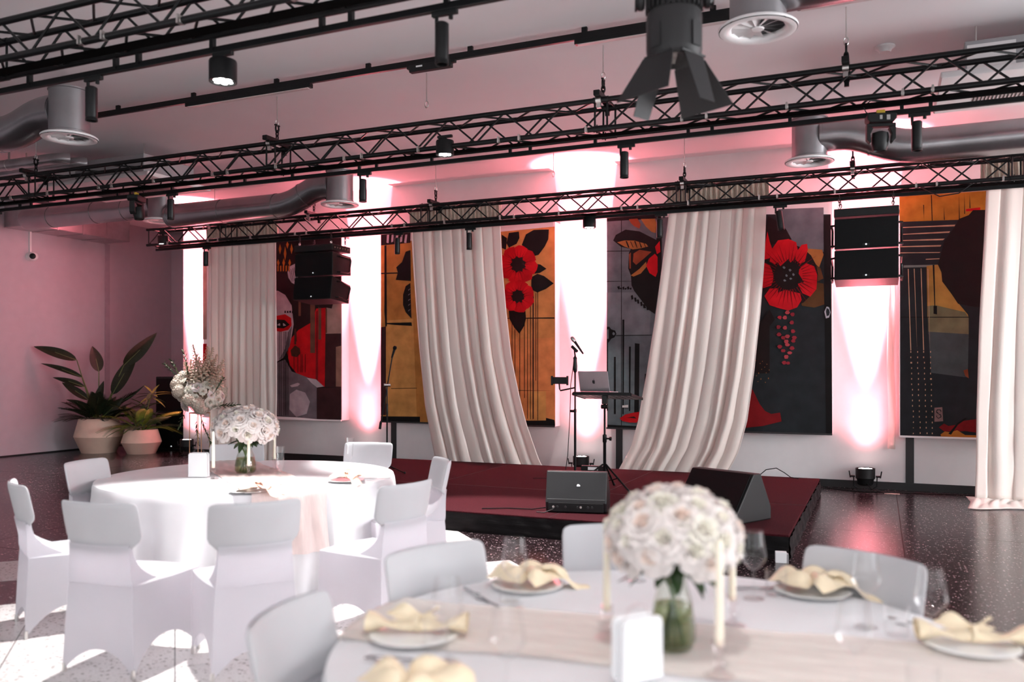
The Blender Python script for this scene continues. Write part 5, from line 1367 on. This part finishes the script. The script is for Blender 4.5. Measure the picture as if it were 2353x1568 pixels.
# ------------------------------------------------------------------ chairs in stretch covers
def make_chair():
    r = empty('covered_chair', (0, 0, 0), 0, 'white stretch-covered chair', 'chair', 'white covered banquet chairs')
    # perimeter of the seat, clockwise from rear left
    N = 14
    cs = [(-.203,-.262), (.203,-.262), (.235,.235), (-.235,.235)]     # at seat
    cf = [(-.225,-.285), (.225,-.285), (.235,.25), (-.235,.25)]         # at floor
    hems = [.13, .17, .13, .17]
    bul = [.0, .012, .035, .012]
    cols = []
    for s_ in range(4):
        a, b = V(cs[s_]), V(cs[(s_+1) % 4]); fa, fb = V(cf[s_]), V(cf[(s_+1) % 4])
        nrm = V(((b-a).y, -(b-a).x)).normalized()
        for i in range(N):
            t = i/N
            bul_ = bul[s_]*sin(pi*t)
            p = a.lerp(b, t)+nrm*bul_
            q = fa.lerp(fb, t)-nrm*.018*sin(pi*t)
            hz = hems[s_]*(1-abs(2*t-1)**2.2)
            cols.append((p, q, hz))
    def rc(pts, k=.03): return pts
    nz = 12
    def fn(u, v):
        p, q, hz = cols[int(round(u*len(cols))) % len(cols)]
        zt = .475
        z = zt+(hz+.004-zt)*v
        f = (zt-z)/zt
        g = f**.8
        x = p.x+(q.x-p.x)*g; y = p.y+(q.y-p.y)*g
        return (x, y, z)
    mb = MB().grid(fn, len(cols), nz, cu=True)
    # seat cushion
    def fs(u, v):
        p, q, hz = cols[int(round(u*len(cols))) % len(cols)]
        k_ = 1-v
        return (p.x*k_, p.y*k_+.01*v, .475+.028*(1-(k_**4)))
    mb.grid(fs, len(cols), 8, cu=True)
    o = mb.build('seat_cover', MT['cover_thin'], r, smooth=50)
    for x, y in cf:
        MB().lathe([(.012,0),(.012,.03),(.010,.05),(.001,.05)], 10, T(x*.97, y*.97, 0)).build('foot', MT['zinc'], r, smooth=50)
    # backrest: closed loft
    lev = [(.650,.180,.012),(.660,.187,.026),(.672,.194,.028),(.69,.212,.030),(.705,.228,.032),(.73,.238,.034),(.80,.240,.034),(.87,.240,.033),(.897,.236,.030),(.908,.226,.022),(.914,.205,.010)]
    K = 24
    def fb_(u, v):
        f = v*(len(lev)-1); i = min(int(f), len(lev)-2); t = f-i
        z, hw, th = [lev[i][k_]+(lev[i+1][k_]-lev[i][k_])*t for k_ in range(3)]
        a = 2*pi*u
        cx_, sx_ = cos(a), sin(a)
        x = hw*math.copysign(abs(cx_)**.45, cx_)
        yy = th*.5*math.copysign(abs(sx_)**.8, sx_)
        if z < .66: yy *= 1.0
        y = -.225-.10*(z-.45)/.46-.012+1.05*x*x*min(1, max(0, (z-.5)/.2))+yy
        if sx_ > 0 and .5 < z < .68: y -= .006
        return (x, y, z)
    mb = MB().grid(fb_, 48, (len(lev)-1)*2, cu=True)
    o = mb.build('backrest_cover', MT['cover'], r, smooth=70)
    # cover stretched between seat and backrest: rear sheet, curved front sheet, side gussets
    def yb_(x, z): return -.262-.052*(z-.47)/.23+1.05*x*x*min(1, max(0, (z-.5)/.2))
    def yf_(x, z):
        t = (z-.475)/.20
        return -.262-.052*t+.035+.17*max(0, 1-t)**2.6+1.05*x*x*min(1, max(0, (z-.5)/.2))
    def hw_(z): return .203-.014*min(1, (z-.47)/.2)
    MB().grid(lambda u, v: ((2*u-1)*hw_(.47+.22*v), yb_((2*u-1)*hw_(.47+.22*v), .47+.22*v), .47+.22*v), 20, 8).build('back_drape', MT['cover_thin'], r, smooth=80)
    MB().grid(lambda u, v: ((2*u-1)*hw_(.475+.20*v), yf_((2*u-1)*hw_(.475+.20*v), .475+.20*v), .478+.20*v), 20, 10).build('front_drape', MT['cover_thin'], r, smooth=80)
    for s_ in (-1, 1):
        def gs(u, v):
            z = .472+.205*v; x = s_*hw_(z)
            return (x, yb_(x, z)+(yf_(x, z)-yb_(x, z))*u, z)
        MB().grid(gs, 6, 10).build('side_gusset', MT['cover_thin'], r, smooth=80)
    return r
chair0 = make_chair()
used = [False]
def chair(bx, by, face, label, grp):
    """bx,by: ground point below the top of the backrest; face: heading in degrees the sitter looks to"""
    f = rad(face-90)
    ox, oy = -(-.33)*-sin(f), (-(-.33))*cos(f)
    loc = (bx+ox, by+oy, .0)
    if not used[0]:
        used[0] = True
        o = chair0; o.location = loc; o.rotation_euler = (0, 0, f); o['label'] = label; o['group'] = grp
    else:
        o = dup(chair0, loc, f, label, grp)
    return o
G1, G2 = 'covered chairs around the lit table', 'covered chairs around the near table'
chair(-3.74, 3.17, 97, 'white covered chair with its back to the camera at lower left', G1)
chair(-2.95, 3.52, 143, 'white covered chair with its back to the camera below the lit table centre', G1)
chair(-4.86, 3.55, 60, 'white covered chair seen from the side at the left picture edge', G1)
chair(-5.56, 4.62, 12, 'white covered chair at the upper left rim of the lit table', G1)
chair(-2.60, 4.50, 168, 'white covered chair right of the lit table with its seat showing', G1)
chair(-3.06, 5.82, 222, 'white covered chair at the right rim of the lit table before the maroon stage', G1)
chair(-4.42, 6.86, 282, 'white covered chair behind the lit table beside a tall flute glass', G1)
chair(-5.46, 6.22, 312, 'white covered chair behind the lit table half hidden by the flowers', G1)
chair(-1.60, 1.98, 10, 'blurred white covered chair at the bottom left of the near table', G2)
chair(-1.62, 2.92, -24, 'white covered chair at the upper left rim of the near table', G2)
chair(-1.08, 3.66, -66, 'white covered chair behind the near table left of the roses', G2)
chair(-.03, 3.46, 242, 'white covered chair behind the near table on the right side', G2)

# ------------------------------------------------------------------ roses and foliage meshes
def rose_mesh(seed, m, mi=None):
    rr = random.Random(seed); mb = MB()
    rings = [(3,.10,.16,.0,.62,1.25),(4,.16,.30,-.05,.60,1.05),(5,.22,.48,-.12,.54,.95),(6,.26,.72,-.2,.40,.80),(7,.28,.98,-.28,.22,.70)]
    for k, (n, r0, r1, z0, z1, wd) in enumerate(rings):
        a0 = rr.uniform(0, 6.28); mb.cur = 1 if k < 2 else 0
        for i in range(n):
            a = a0+2*pi*i/n+rr.uniform(-.15, .15); z1_ = z1+rr.uniform(-.05, .05)
            def fn(u, v):
                s_ = (u-.5)*2
                ww = wd*(sin(pi*(.16+.68*v))**.7)
                an = a+s_*ww*.9
                rad_ = r0+(r1-r0)*v**1.3+.05*(1-s_*s_)*v+(.16*max(0, v-.75)*4*.25 if k > 1 else 0)
                z = z0+(z1_-z0)*(1-(1-v)**1.6)-(.10*k*max(0, v-.7))-.07*s_*s_*v
                return (rad_*cos(an), rad_*sin(an), z)
            mb.grid(fn, 5, 5)
    return mb.mesh('rose', [m, mi or m], smooth=180)
ROSES = [rose_mesh(1, MT['rose'], MT['rosei']), rose_mesh(2, MT['rose'], MT['roseb']), rose_mesh(3, MT['rose'], MT['roseb']), rose_mesh(4, MT['rosei'])]
def leaf_mesh(L, W, m, bend=.2, fold=.15, nu=4, nv=8, name='leaf'):
    def fn(u, v):
        s_ = (u-.5)*2
        w_ = W*.5*(sin(pi*min(1, v**.75))**.8 if 0 < v < 1 else 0.02)
        return (s_*w_, L*v, -bend*L*v*v+fold*abs(s_)*w_)
    return MB().grid(fn, nu, nv).mesh(name, m, smooth=180)
LEAF = leaf_mesh(1, .42, MT['leaf']); LEAFB = leaf_mesh(1, .35, MT['leafb'])
def hyd_mesh():
    mb = MB(); mb.ball((0,0,0), .82, 8)
    n = 90
    for i in range(n):
        z = 1-2*(i+.5)/n; a = i*2.39996; q = sqrt(1-z*z)
        m_ = align((q*cos(a), q*sin(a), z), (q*cos(a)*.9, q*sin(a)*.9, z*.9), i*1.3)
        for k in range(4):
            mb.add([(0,0,0),(.12,-.07,.03),(.2,0,.05),(.12,.07,.03)], [(0,1,2,3)], m_ @ Rz(k*pi/2))
    return mb.mesh('hydrangea', MT['hyd'], smooth=40)
HYD = hyd_mesh()
def spike_mesh():
    mb = MB(); rr = random.Random(5)
    mb.tube([(0,0,0),(0,0,1)], .008, 5)
    for i in range(70):
        t = .3+.7*i/70; a = i*2.4; q = .055*(1.15-t)
        mb.ball((q*cos(a)*1.4, q*sin(a)*1.4, t), .022*(1.25-t), 4)
    return mb.mesh('flower_spike', MT['spike'], smooth=50)
SPIKE = spike_mesh()
def dirs(n, zmin, zmax=1, jit=0, seed=0):
    rr = random.Random(seed); out = []
    for i in range(n):
        z = zmax-(zmax-zmin)*(i+.5)/n; a = i*2.39996+rr.uniform(-jit, jit); q = sqrt(max(0, 1-z*z))
        out.append(V((q*cos(a), q*sin(a), z)))
    return out

def bouquet(loc, label, zc, rx, rz, n, rs, seed, vase_h, vase_r, pick):
    rr = random.Random(seed)
    r = empty('rose_bouquet', loc, rr.uniform(0, 3), label, 'bouquet', 'rose bouquets in glass vases')
    for i, d in enumerate(dirs(n, -.38, 1, .1, seed)):
        p = V((d.x*rx, d.y*rx, zc+d.z*rz))*1.0
        nn = V((d.x/rx, d.y/rx, d.z/rz+.6)).normalized()
        sc = rs*rr.uniform(.82, 1.12)
        link('rose', ROSES[pick[rr.randrange(len(pick))]], r, mx=align(nn, p-nn*sc*.35, rr.uniform(0, 6), sc))
    for i in range(7):
        d = dirs(7, -.45, .9, .3, seed+3)[i]
        p = V((d.x*rx*.95, d.y*rx*.95, zc+d.z*rz*.95))
        link('small_bud', LEAFB if i % 2 else LEAF, r, mx=align((d.x, d.y, d.z+.3), p, rr.uniform(0, 6), .055))
    for i in range(12):
        a = i*2*pi/12+rr.uniform(-.2, .2)
        link('leaf', LEAF, r, mx=T(.04*cos(a), .04*sin(a), zc-rz*.55+rr.uniform(-.03, .02)) @ Rz(a-pi/2) @ Rx(rad(rr.uniform(-50, 5))) @ M.Scale(rr.uniform(.09, .14), 4))
    for i in range(11):
        a = i*2*pi/11; q = vase_r*.62
        MB().tube([(-q*cos(a)*.9, -q*sin(a)*.9, .015), (.25*q*cos(a), .25*q*sin(a), vase_h*.8), (rx*.45*cos(a), rx*.45*sin(a), zc-.02)], .0045, 6).build('stem', MT['stem'], r, smooth=60)
    vr = vase_r
    MB().lathe([(.001,.002),(vr*.8,.002),(vr*.98,vase_h*.12),(vr*1.0,vase_h*.3),(vr*.82,vase_h*.62),(vr*.60,vase_h*.85),(vr*.60,vase_h*.95),(vr*.66,vase_h)], 32, cap=False).build('vase', MT['vglass'], r, smooth=80)
    MB().lathe([(.001,.006),(vr*.77,.006),(vr*.95,vase_h*.13),(vr*.96,vase_h*.3),(vr*.80,vase_h*.58),(.001,vase_h*.58)], 24, cap=False).build('water', MT['water'], r, smooth=80)
    return r
bouquet((-4.68, 5.43, ZT+.006), 'white rose bouquet in a glass vase on the lit round table', .37, .25, .165, 40, .078, 3, .22, .085, [0, 0, 1, 2])
bouquet((-.565, 2.52, ZT+.006), 'large blurred white and blush rose bouquet on the near table', .335, .195, .145, 46, .064, 9, .235, .068, [0, 1, 2, 3, 0])

# ------------------------------------------------------------------ tableware
def candlestick(x, y, label, h=.27):
    r = empty('candlestick', (x, y, ZT+.004), 0, label, 'candle', 'ivory taper candles in crystal holders')
    MB().lathe([(.001,0),(.042,0),(.042,.004),(.016,.014),(.009,.025),(.014,.035),(.009,.045),(.012,.065),(.020,.075),(.020,.10),(.014,.10),(.013,.085),(.001,.085)], 20, cap=False).build('holder', MT['crystal'], r, smooth=50)
    MB().lathe([(.001,.085),(.0125,.085),(.0120,.1),(.0095,.085+h),(.004,.093+h),(.001,.093+h)], 16).build('taper', MT['candle'], r, smooth=50)
    MB().tube([(0,0,.09+h),(.001,0,.102+h)], .0012, 5).build('wick', MT['blackp'], r)
    return r
candlestick(-4.68, 5.07, 'left ivory candle in a crystal holder on the lit table')
candlestick(-4.52, 5.28, 'middle ivory candle in front of the lit table vase')
candlestick(-4.66, 5.76, 'right ivory candle behind the lit table vase beside a flute')
candlestick(-.78, 2.55, 'blurred ivory candle left of the near table bouquet', .28)
candlestick(-.40, 2.35, 'nearest blurred ivory candle right of the near table vase', .28)
candlestick(-.44, 2.83, 'blurred ivory candle behind the near table bouquet', .24)
def card_box(x, y, rz, label, s_=1.0):
    r = empty('napkin_box', (x, y, ZT+.006), rz, label, 'napkin box', 'white boxes with loop handles on the tables')
    for sy in (-1, 1):
        MB().prism([(-.07,0),(.07,0),(.068,.165),(.06,.178),(-.06,.178),(-.068,.165)], min(sy*.012, sy*.032), max(sy*.012, sy*.032), M.Scale(s_, 4)).build('side_panel', MT['paper'], r, bev=.005)
    MB().box(-.07*s_,.07*s_,-.03*s_,.03*s_,0,.012).box(-.055*s_,.055*s_,-.012*s_,.012*s_,.01,.15*s_).build('napkin_stack', MT['cloth'], r)
    MB().tube([(.045*s_*cos(t*pi/10), 0, (.165+.045*sin(t*pi/10))*s_) for t in range(11)], .004, 6).build('loop_handle', MT['crystal'], r, smooth=60)
    return r
card_box(-4.87, 5.12, rad(20), 'white napkin box with loop handle left of the lit table vase', 1.05)
card_box(-.60, 2.24, rad(52), 'blurred white napkin box with loop handle before the near vase', .95)
def wine(x, y, label, h=.25):
    r = empty('wine_glass', (x, y, ZT+.004), 0, label, 'glass', 'clear wine glasses on the near table')
    MB().lathe([(.001,.001),(.038,.001),(.038,.003),(.006,.008),(.0045,.02),(.0045,.105)], 24, cap=False).build('foot_and_stem', MT['glass'], r, smooth=60)
    MB().lathe([(.0045,.105),(.02,.115),(.044,.145),(.046,.16),(.040,.20),(.033,h)], 28, cap=False).build('bowl', MT['glass'], r, smooth=60)
    return r
def flute(x, y, label):
    r = empty('champagne_flute', (x, y, ZT+.004), 0, label, 'glass', 'tall flutes on the lit table')
    MB().lathe([(.001,.001),(.034,.001),(.034,.003),(.006,.010),(.005,.03),(.008,.05),(.005,.07),(.005,.10)], 20, cap=False).build('foot_and_stem', MT['glass'], r, smooth=60)
    MB().lathe([(.005,.10),(.018,.12),(.026,.16),(.028,.22),(.036,.28)], 24, cap=False).build('bowl', MT['glass'], r, smooth=60)
    return r
def tumbler(x, y, label):
    o = MB().lathe([(.001,.002),(.034,.002),(.036,.01),(.039,.095)], 28, cap=False).build('tumbler', MT['glass'], smooth=60, loc=(x, y, ZT+.006))
    return tag(o, label, 'glass', 'short clear tumblers')
def plate(x, y, label):
    o = MB().lathe([(.001,.0),(.085,.0),(.095,.002),(.135,.009),(.138,.011),(.134,.0125),(.094,.007),(.001,.005)], 48, cap=False).build('dinner_plate', MT['plate'], smooth=60, loc=(x, y, ZT+.008))
    return tag(o, label, 'plate', 'white dinner plates')
def napkin(x, y, rz, label, m, style, hang=0):
    r = empty('napkin', (x, y, ZT+.03), rz, label, 'napkin', 'folded satin napkins on plates')
    if style == 'roll':
        for s_ in (-1, 1):
            def fn(u, v):
                a = 2*pi*v; L = .008+.15*u; q = .012+.024*u
                return (s_*L, q*1.35*cos(a)+.006*sin(u*9), q*.62*sin(a)+q*.6-.002+.008*sin(u*7+a))
            MB().grid(lambda u, v: fn(u, v), 12, 18).build('folded_wing', m, r, smooth=180)
        def fan(u, v): return (-.09+.02*sin(v*9)+.14*u, .02+.03*v, .02+.045*v*(.6+.4*sin(u*7)))
        MB().grid(fan, 14, 5).build('upright_corner', m, r, smooth=180)
        MB().tube([(0, .022*cos(t*pi/8), .016+.022*sin(t*pi/8)) for t in range(16)], .007, 6, closed=True).build('napkin_knot', m, r, smooth=60)
    else:
        for k, (a, L) in enumerate(((.2, .15), (1.2, .12), (2.6, .15), (3.7, .11), (5.2, .13))):
            def fn(u, v, a=a, L=L, k=k):
                s_ = (v-.5)*2; w_ = .012+.05*sin(pi*u*.62)
                return (L*u*cos(a)-s_*w_*sin(a), L*u*sin(a)+s_*w_*cos(a), .012+.045*sin(pi*min(1, u*.9))*(1-.7*s_*s_)+.01*sin(k+u*6+v*4))
            MB().grid(fn, 12, 8).build('napkin_fold', m, r, smooth=180)
    if hang:
        def fh(u, v):
            s_ = (v-.5)*2; l = .04+.20*u
            return (l, s_*(.02+.03*u), .035*(1-u)+.02*sin(u*7)-.0-max(0, u-.55)*.12+.016*(1-s_*s_))
        MB().grid(fh, 16, 8).build('hanging_tail', m, r, smooth=180)
        for k in range(3):
            MB().grid(lambda u, v: (.02+.035*k+.022*cos(u*5.5), -.03+.06*v, .03+.022*sin(u*5.5)), 12, 5).build('curled_fold', m, r, smooth=180)
    return r
def knife(x, y, rz, label):
    r = empty('knife', (x, y, ZT+.008), rz, label, 'knife', 'steel knives beside the plates')
    MB().prism([(0,-.009),(.05,-.010),(.10,-.009),(.115,0),(.10,.007),(0,.006)], 0, .0016, Rx(rad(90))).build('blade', MT['cutlery'], r)
    MB().tube([(0,0,.003),(-.05,0,.004),(-.11,0,.004)], [.004,.006,.007], 8).build('handle', MT['cutlery'], r, smooth=60)
    return r
def fork(x, y, rz, label):
    r = empty('fork', (x, y, ZT+.008), rz, label, 'fork', 'steel forks beside the plates')
    MB().tube([(.02,0,.006),(-.03,0,.004),(-.12,0,.004)], [.0035,.003,.006], 8).build('handle', MT['cutlery'], r, smooth=60)
    MB().prism([(.015,-.004),(.04,-.011),(.055,-.011),(.055,.011),(.04,.011),(.015,.004)], -.008, -.006, Rx(rad(90))).build('head', MT['cutlery'], r)
    for i in range(4): MB().tube([(.054,-.0095+i*.0063,.007),(.09,-.0095+i*.0063,.005)], .0018, 5).build('tine', MT['cutlery'], r)
    return r
# lit table
flute(-3.97, 4.97, 'tall clear flute in front of the lit table vase')
flute(-3.95, 5.82, 'tall clear flute at the back right of the lit table')
tumbler(-3.84, 5.52, 'clear tumbler beside the blush napkin on the lit table')
plate(-3.66, 5.34, 'white plate at the right rim of the lit table')
napkin(-3.66, 5.34, rad(-28), 'curled blush napkin hanging over the right rim of the lit table', MT['napkinp'], 'fold', 1)
plate(-3.95, 4.62, 'white plate at the front of the lit table')
napkin(-3.92, 4.62, rad(0), 'folded blush napkin on the front plate of the lit table', MT['napkinp'], 'fold', 1)
knife(-3.50, 5.52, rad(60), 'steel knife beside the blush napkin on the lit table')
# near table
plate(-1.24, 3.02, 'white plate at the upper left of the near table')
napkin(-1.24, 3.02, rad(30), 'gold satin napkin on the upper left plate of the near table', MT['napkin'], 'fold', 1)
plate(-1.33, 2.31, 'white plate at the left rim of the near table')
napkin(-1.33, 2.33, rad(20), 'rolled gold satin napkin on the left rim plate of the near table', MT['napkin'], 'roll')
plate(-.23, 3.36, 'white plate behind the near table bouquet on the right')
napkin(-.23, 3.36, rad(15), 'crumpled gold satin napkin on the plate behind the right tumbler', MT['napkin'], 'fold', 1)
plate(.25, 2.89, 'white plate at the right picture edge on the near table')
napkin(.26, 2.90, rad(10), 'rolled gold satin napkin at the right picture edge', MT['napkin'], 'roll')
plate(-1.08, 1.86, 'white plate at the bottom edge of the picture on the near table')
napkin(-1.08, 1.88, rad(20), 'gold satin napkin at the bottom edge of the picture', MT['napkin'], 'fold')
wine(-.42, 3.19, 'clear wine glass right of the near table bouquet')
wine(-1.17, 2.73, 'clear wine glass before the upper left napkin on the near table')
wine(-1.13, 2.15, 'clear wine glass between left rim plate and bottom edge')
wine(-.04, 2.98, 'clear wine glass before the right chair on the near table')
wine(.14, 2.80, 'clear wine glass beside the plate at the right picture edge')
wine(-.86, 1.96, 'clear wine glass at the bottom centre of the near table')
wine(-.06, 2.35, 'clear wine glass at the bottom right of the near table')
wine(-.88, 3.28, 'clear wine glass left behind the near table bouquet')
tumbler(-.35, 3.27, 'clear tumbler beside the wine glass right of the bouquet')
tumbler(-1.22, 2.80, 'clear tumbler before the upper left napkin on the near table')
tumbler(.05, 2.93, 'clear tumbler before the plate at the right picture edge')
tumbler(-1.22, 2.25, 'clear tumbler beside the left rim plate')
tumbler(.10, 2.36, 'clear tumbler at the bottom right of the near table')
knife(-1.36, 2.82, rad(-40), 'steel knife beside the upper left plate of the near table')
fork(-1.31, 2.78, rad(140), 'steel fork beside the upper left plate of the near table')
knife(-1.23, 2.12, rad(18), 'steel knife in front of the left rim plate')
fork(-1.27, 2.10, rad(-165), 'steel fork in front of the left rim plate')
knife(-.42, 3.34, rad(30), 'steel knife between the bouquet and the right tumbler')
fork(.10, 3.06, rad(150), 'steel fork between the two right-hand plates')
# ------------------------------------------------------------------ tall flower stand
r = empty('flower_stand', (-10.4, 10.95, 0), 0, 'tall gold stand with an ivory flower arrangement before the leftmost curtain', 'flower arrangement')
for a in (.6, 2.17, 3.74, 5.31):
    MB().tube([(.16*cos(a), .16*sin(a), 0), (.16*cos(a), .16*sin(a), .88)], .007, 8).build('stand_leg', MT['gold'], r, smooth=60)
MB().tube([(.23*cos(t*pi/12)*.7, .23*sin(t*pi/12)*.7, .88) for t in range(24)], .008, 6, closed=True).build('stand_ring', MT['gold'], r, smooth=60)
MB().tube([(.23*cos(t*pi/12)*.7, .23*sin(t*pi/12)*.7, .006) for t in range(24)], .006, 6, closed=True).build('base_ring', MT['gold'], r, smooth=60)
MB().lathe([(.001,.86),(.07,.86),(.09,.93),(.001,.94)], 18).build('flower_bowl', MT['gold'], r, smooth=50)
rr = random.Random(4)
for i, d in enumerate(dirs(54, -.62, .85, .2, 2)):
    p = V((d.x*.40, d.y*.30, 1.14+d.z*.30)); 
    if d.x < -.2: p.z += .16*abs(d.x)
    if i % 4 == 0: link('hydrangea', HYD, r, mx=align(d, p, i, rr.uniform(.12, .15)))
    else: link('rose', ROSES[rr.choice([0, 3, 3, 2])], r, mx=align(d, p, i*1.7, rr.uniform(.065, .095)))
for i in range(15):
    a = rr.uniform(-1.3, 1.0); h = rr.uniform(.55, .92)
    link('flower_spike', SPIKE, r, mx=T(rr.uniform(-.15,.25), rr.uniform(-.1,.1), 1.15) @ Ry(a*.42+.08) @ Rx(rr.uniform(-.15,.15)) @ M.Diagonal((1.7, 1.7, h, 1)))
for i, (x, z, a, n) in enumerate(((-.25, 1.35, -.55, 8), (-.33, 1.45, -.9, 7), (.42, 1.0, 1.5, 9), (.12, .86, 2.7, 9), (.05, .84, 3.1, 8), (-.2, .9, 3.6, 5), (.4, 1.2, .7, 6), (-.1, 1.4, -.25, 9))):
    mb = MB()
    L = .06*n; d = V((sin(a), 0, cos(a)))
    base = V((x, -.12, z))
    mb.tube([base, base+d*L], .004, 5)
    for k in range(n*2):
        t = k/(n*2); pp = base+d*L*(.2+.8*t)
        m_ = align(d, pp) @ Rz(k*2.2) @ Rx(rad(45)) @ T(0, 0, 0)
        mb.add([(-.012,0,0),(0,.0,.03),(.012,0,0),(.009,.004,.055),(0,.006,.075),(-.009,.004,.055)], [(0,2,3,4,5)], m_)
    mb.build('dark_sprig', MT['leaf'], r)

# ------------------------------------------------------------------ potted plants
def pot(r, R0, h):
    MB().lathe([(R0*.70,0),(R0*.86,h*.25),(R0*1.0,h*.47)], 48, cap=False).lathe([(.001,0),(R0*.70,0)], 48, cap=False).build('lower_pot', MT['potd'], r, smooth=60)
    MB().lathe([(R0*1.0,h*.47),(R0*1.0,h*.50),(R0*.82,h*.96),(R0*.80,h),(R0*.74,h),(R0*.74,h*.9)], 48, cap=False).build('upper_pot', MT['pot'], r, smooth=60)
    MB().lathe([(R0*.76,h*.9),(.001,h*.92)], 32, cap=False).build('soil', MT['soil'], r)
def frond_mesh(n, m, L=1.0, W=.26, droop=.35, name='palm_frond'):
    mb = MB()
    pts = [V((0, L*t, -droop*L*t*t)) for t in [i/10 for i in range(11)]]
    mb.tube(pts, [.012*(1.15-i/10) for i in range(11)], 5)
    for i in range(n):
        t = .18+.82*i/n; p = V((0, L*t, -droop*L*t*t))
        wl = W*(.35+.9*sin(pi*min(1, t*.85+.1)))
        for s_ in (-1, 1):
            q = p+V((s_*wl*.85, wl*.55, -.05*wl)); md = p+V((s_*wl*.45, wl*.25, .06*wl)); b = V((0, .02*L, 0))
            mb.add([p-b*.4, md-b*.9, q, md+b*.9, p+b*.4], [(0, 1, 3, 4), (1, 2, 3)])
    return mb.mesh(name, m)
FR_D = frond_mesh(22, MT['leafd'], name='dark_frond'); FR_G = frond_mesh(26, MT['leafb'], W=.22, droop=.55); FR_M = frond_mesh(20, MT['leaf'], name='green_frond')
r = empty('potted_plant', (-13.88, 11.95, 0), 0, 'large blush pot with tall dark banana-leaf plant by the left wall', 'potted plant', 'potted plants in the left corner')
pot(r, .44, .66)
BL = leaf_mesh(1, .34, MT['leafd'], bend=.12, fold=.25, nu=6, nv=14, name='banana_leaf')
def big_leaf(base, mid, tip_dir, L, wscale, roll=0):
    b, m_ = V(base), V(mid); d = V(tip_dir).normalized()
    mb = MB().tube([b, b.lerp(m_, .5)+V((0, 0, .03)), m_, m_+d*L*.5], [.016, .012, .009, .004], 6)
    mb.build('leaf_stalk', MT['stem'], r, smooth=60)
    # leaf local y along d, local z facing up/camera
    y = d; cam_dir = V((.75, -.66, .1)); z = (cam_dir-y*cam_dir.dot(y)).normalized(); x = y.cross(z)
    mx = M(((x.x, y.x, z.x, m_.x), (x.y, y.y, z.y, m_.y), (x.z, y.z, z.z, m_.z), (0, 0, 0, 1))) @ Ry(roll) @ M.Diagonal((L*wscale, L, L, 1))
    link('banana_leaf', BL, r, mx=mx)
for base, mid, d, L, ws, ro in [((-.05,-.05,.6), (-.05,-.45,1.78), (-.72,-.55,.36), .80, .75, .3), ((-.04,0,.6), (-.02,-.35,1.45), (-.75,-.5,.40), .80, .45, .5),
        ((-.04,0,.6), (-.02,-.30,1.27), (-.8,-.5,.36), .62, .6, .4), ((-.05,0,.6), (-.03,-.2,1.02), (-.72,-.4,.58), .62, .75, .1), ((-.05,0,.6), (-.08,-.15,.88), (-.8,-.3,.32), .5, .6, .4),
        ((.0,0,.6), (.12,-.1,1.56), (-.18,-.05,.75), .52, 1.35, .2), ((.05,0,.6), (.52,.12,1.68), (.66,.25,.66), .88, .85, 0.2), ((.05,0,.6), (.30,.05,1.12), (.46,.18,.86), .95, .8, -.2),
        ((.05,0,.6), (.42,.1,.95), (.75,.3,.5), .60, .3, .6), ((.0,-.05,.6), (.25,-.1,.72), (.5,.15,.45), .50, 1.1, .1), ((.0,-.05,.6), (.05,-.1,.85), (.25,0,.85), .55, .9, -.4), ((-.02,-.02,.6), (-.1,-.1,.7), (.2,-.2,.5), .4, 1, .2)]:
    big_leaf(base, mid, d, L, ws, ro)
rr = random.Random(11)
for i in range(30):
    a = i*2.4
    link('dark_frond', FR_D, r, mx=T(.16*cos(a), .16*sin(a), .62) @ Rz(a-pi/2) @ Rx(rad(rr.uniform(15, 65))) @ M.Scale(rr.uniform(.45, .72), 4))
r = empty('potted_plant', (-12.95, 12.12, 0), 0, 'smaller blush pot with bright green palm fronds beside the speaker tower', 'potted plant', 'potted plants in the left corner')
pot(r, .36, .46)
for i in range(17):
    a = i*2.4+.5; q = i % 3
    link('palm_frond' if q != 2 else 'green_frond', FR_G if q != 2 else FR_M, r, mx=T(.10*cos(a), .10*sin(a), .46) @ Rz(a-pi/2) @ Rx(rad(rr.uniform(15, 60))) @ M.Scale(rr.uniform(.52, .74), 4))
for k, (x, y, h) in enumerate(((.28, -.02, 1.15), (.02, .06, .92), (-.30, -.1, .86), (.14, .0, .75))):
    MB().tube([(x*.2, y*.2, .44), (x*.6, y*.6, .44+(h-.44)*.6), (x, y, h)], [.016, .012, .008], 6).build('cane', MT['stem'], r, smooth=60)
    for i in range(13):
        a = i*2.4
        link('strap_leaf', LEAFB if k == 0 and i % 3 else LEAF, r, mx=T(x, y, h-.1+.12*i/13) @ Rz(a) @ Rx(rad(rr.uniform(-25, 45))) @ M.Diagonal((.16, .36, .36, 1)))
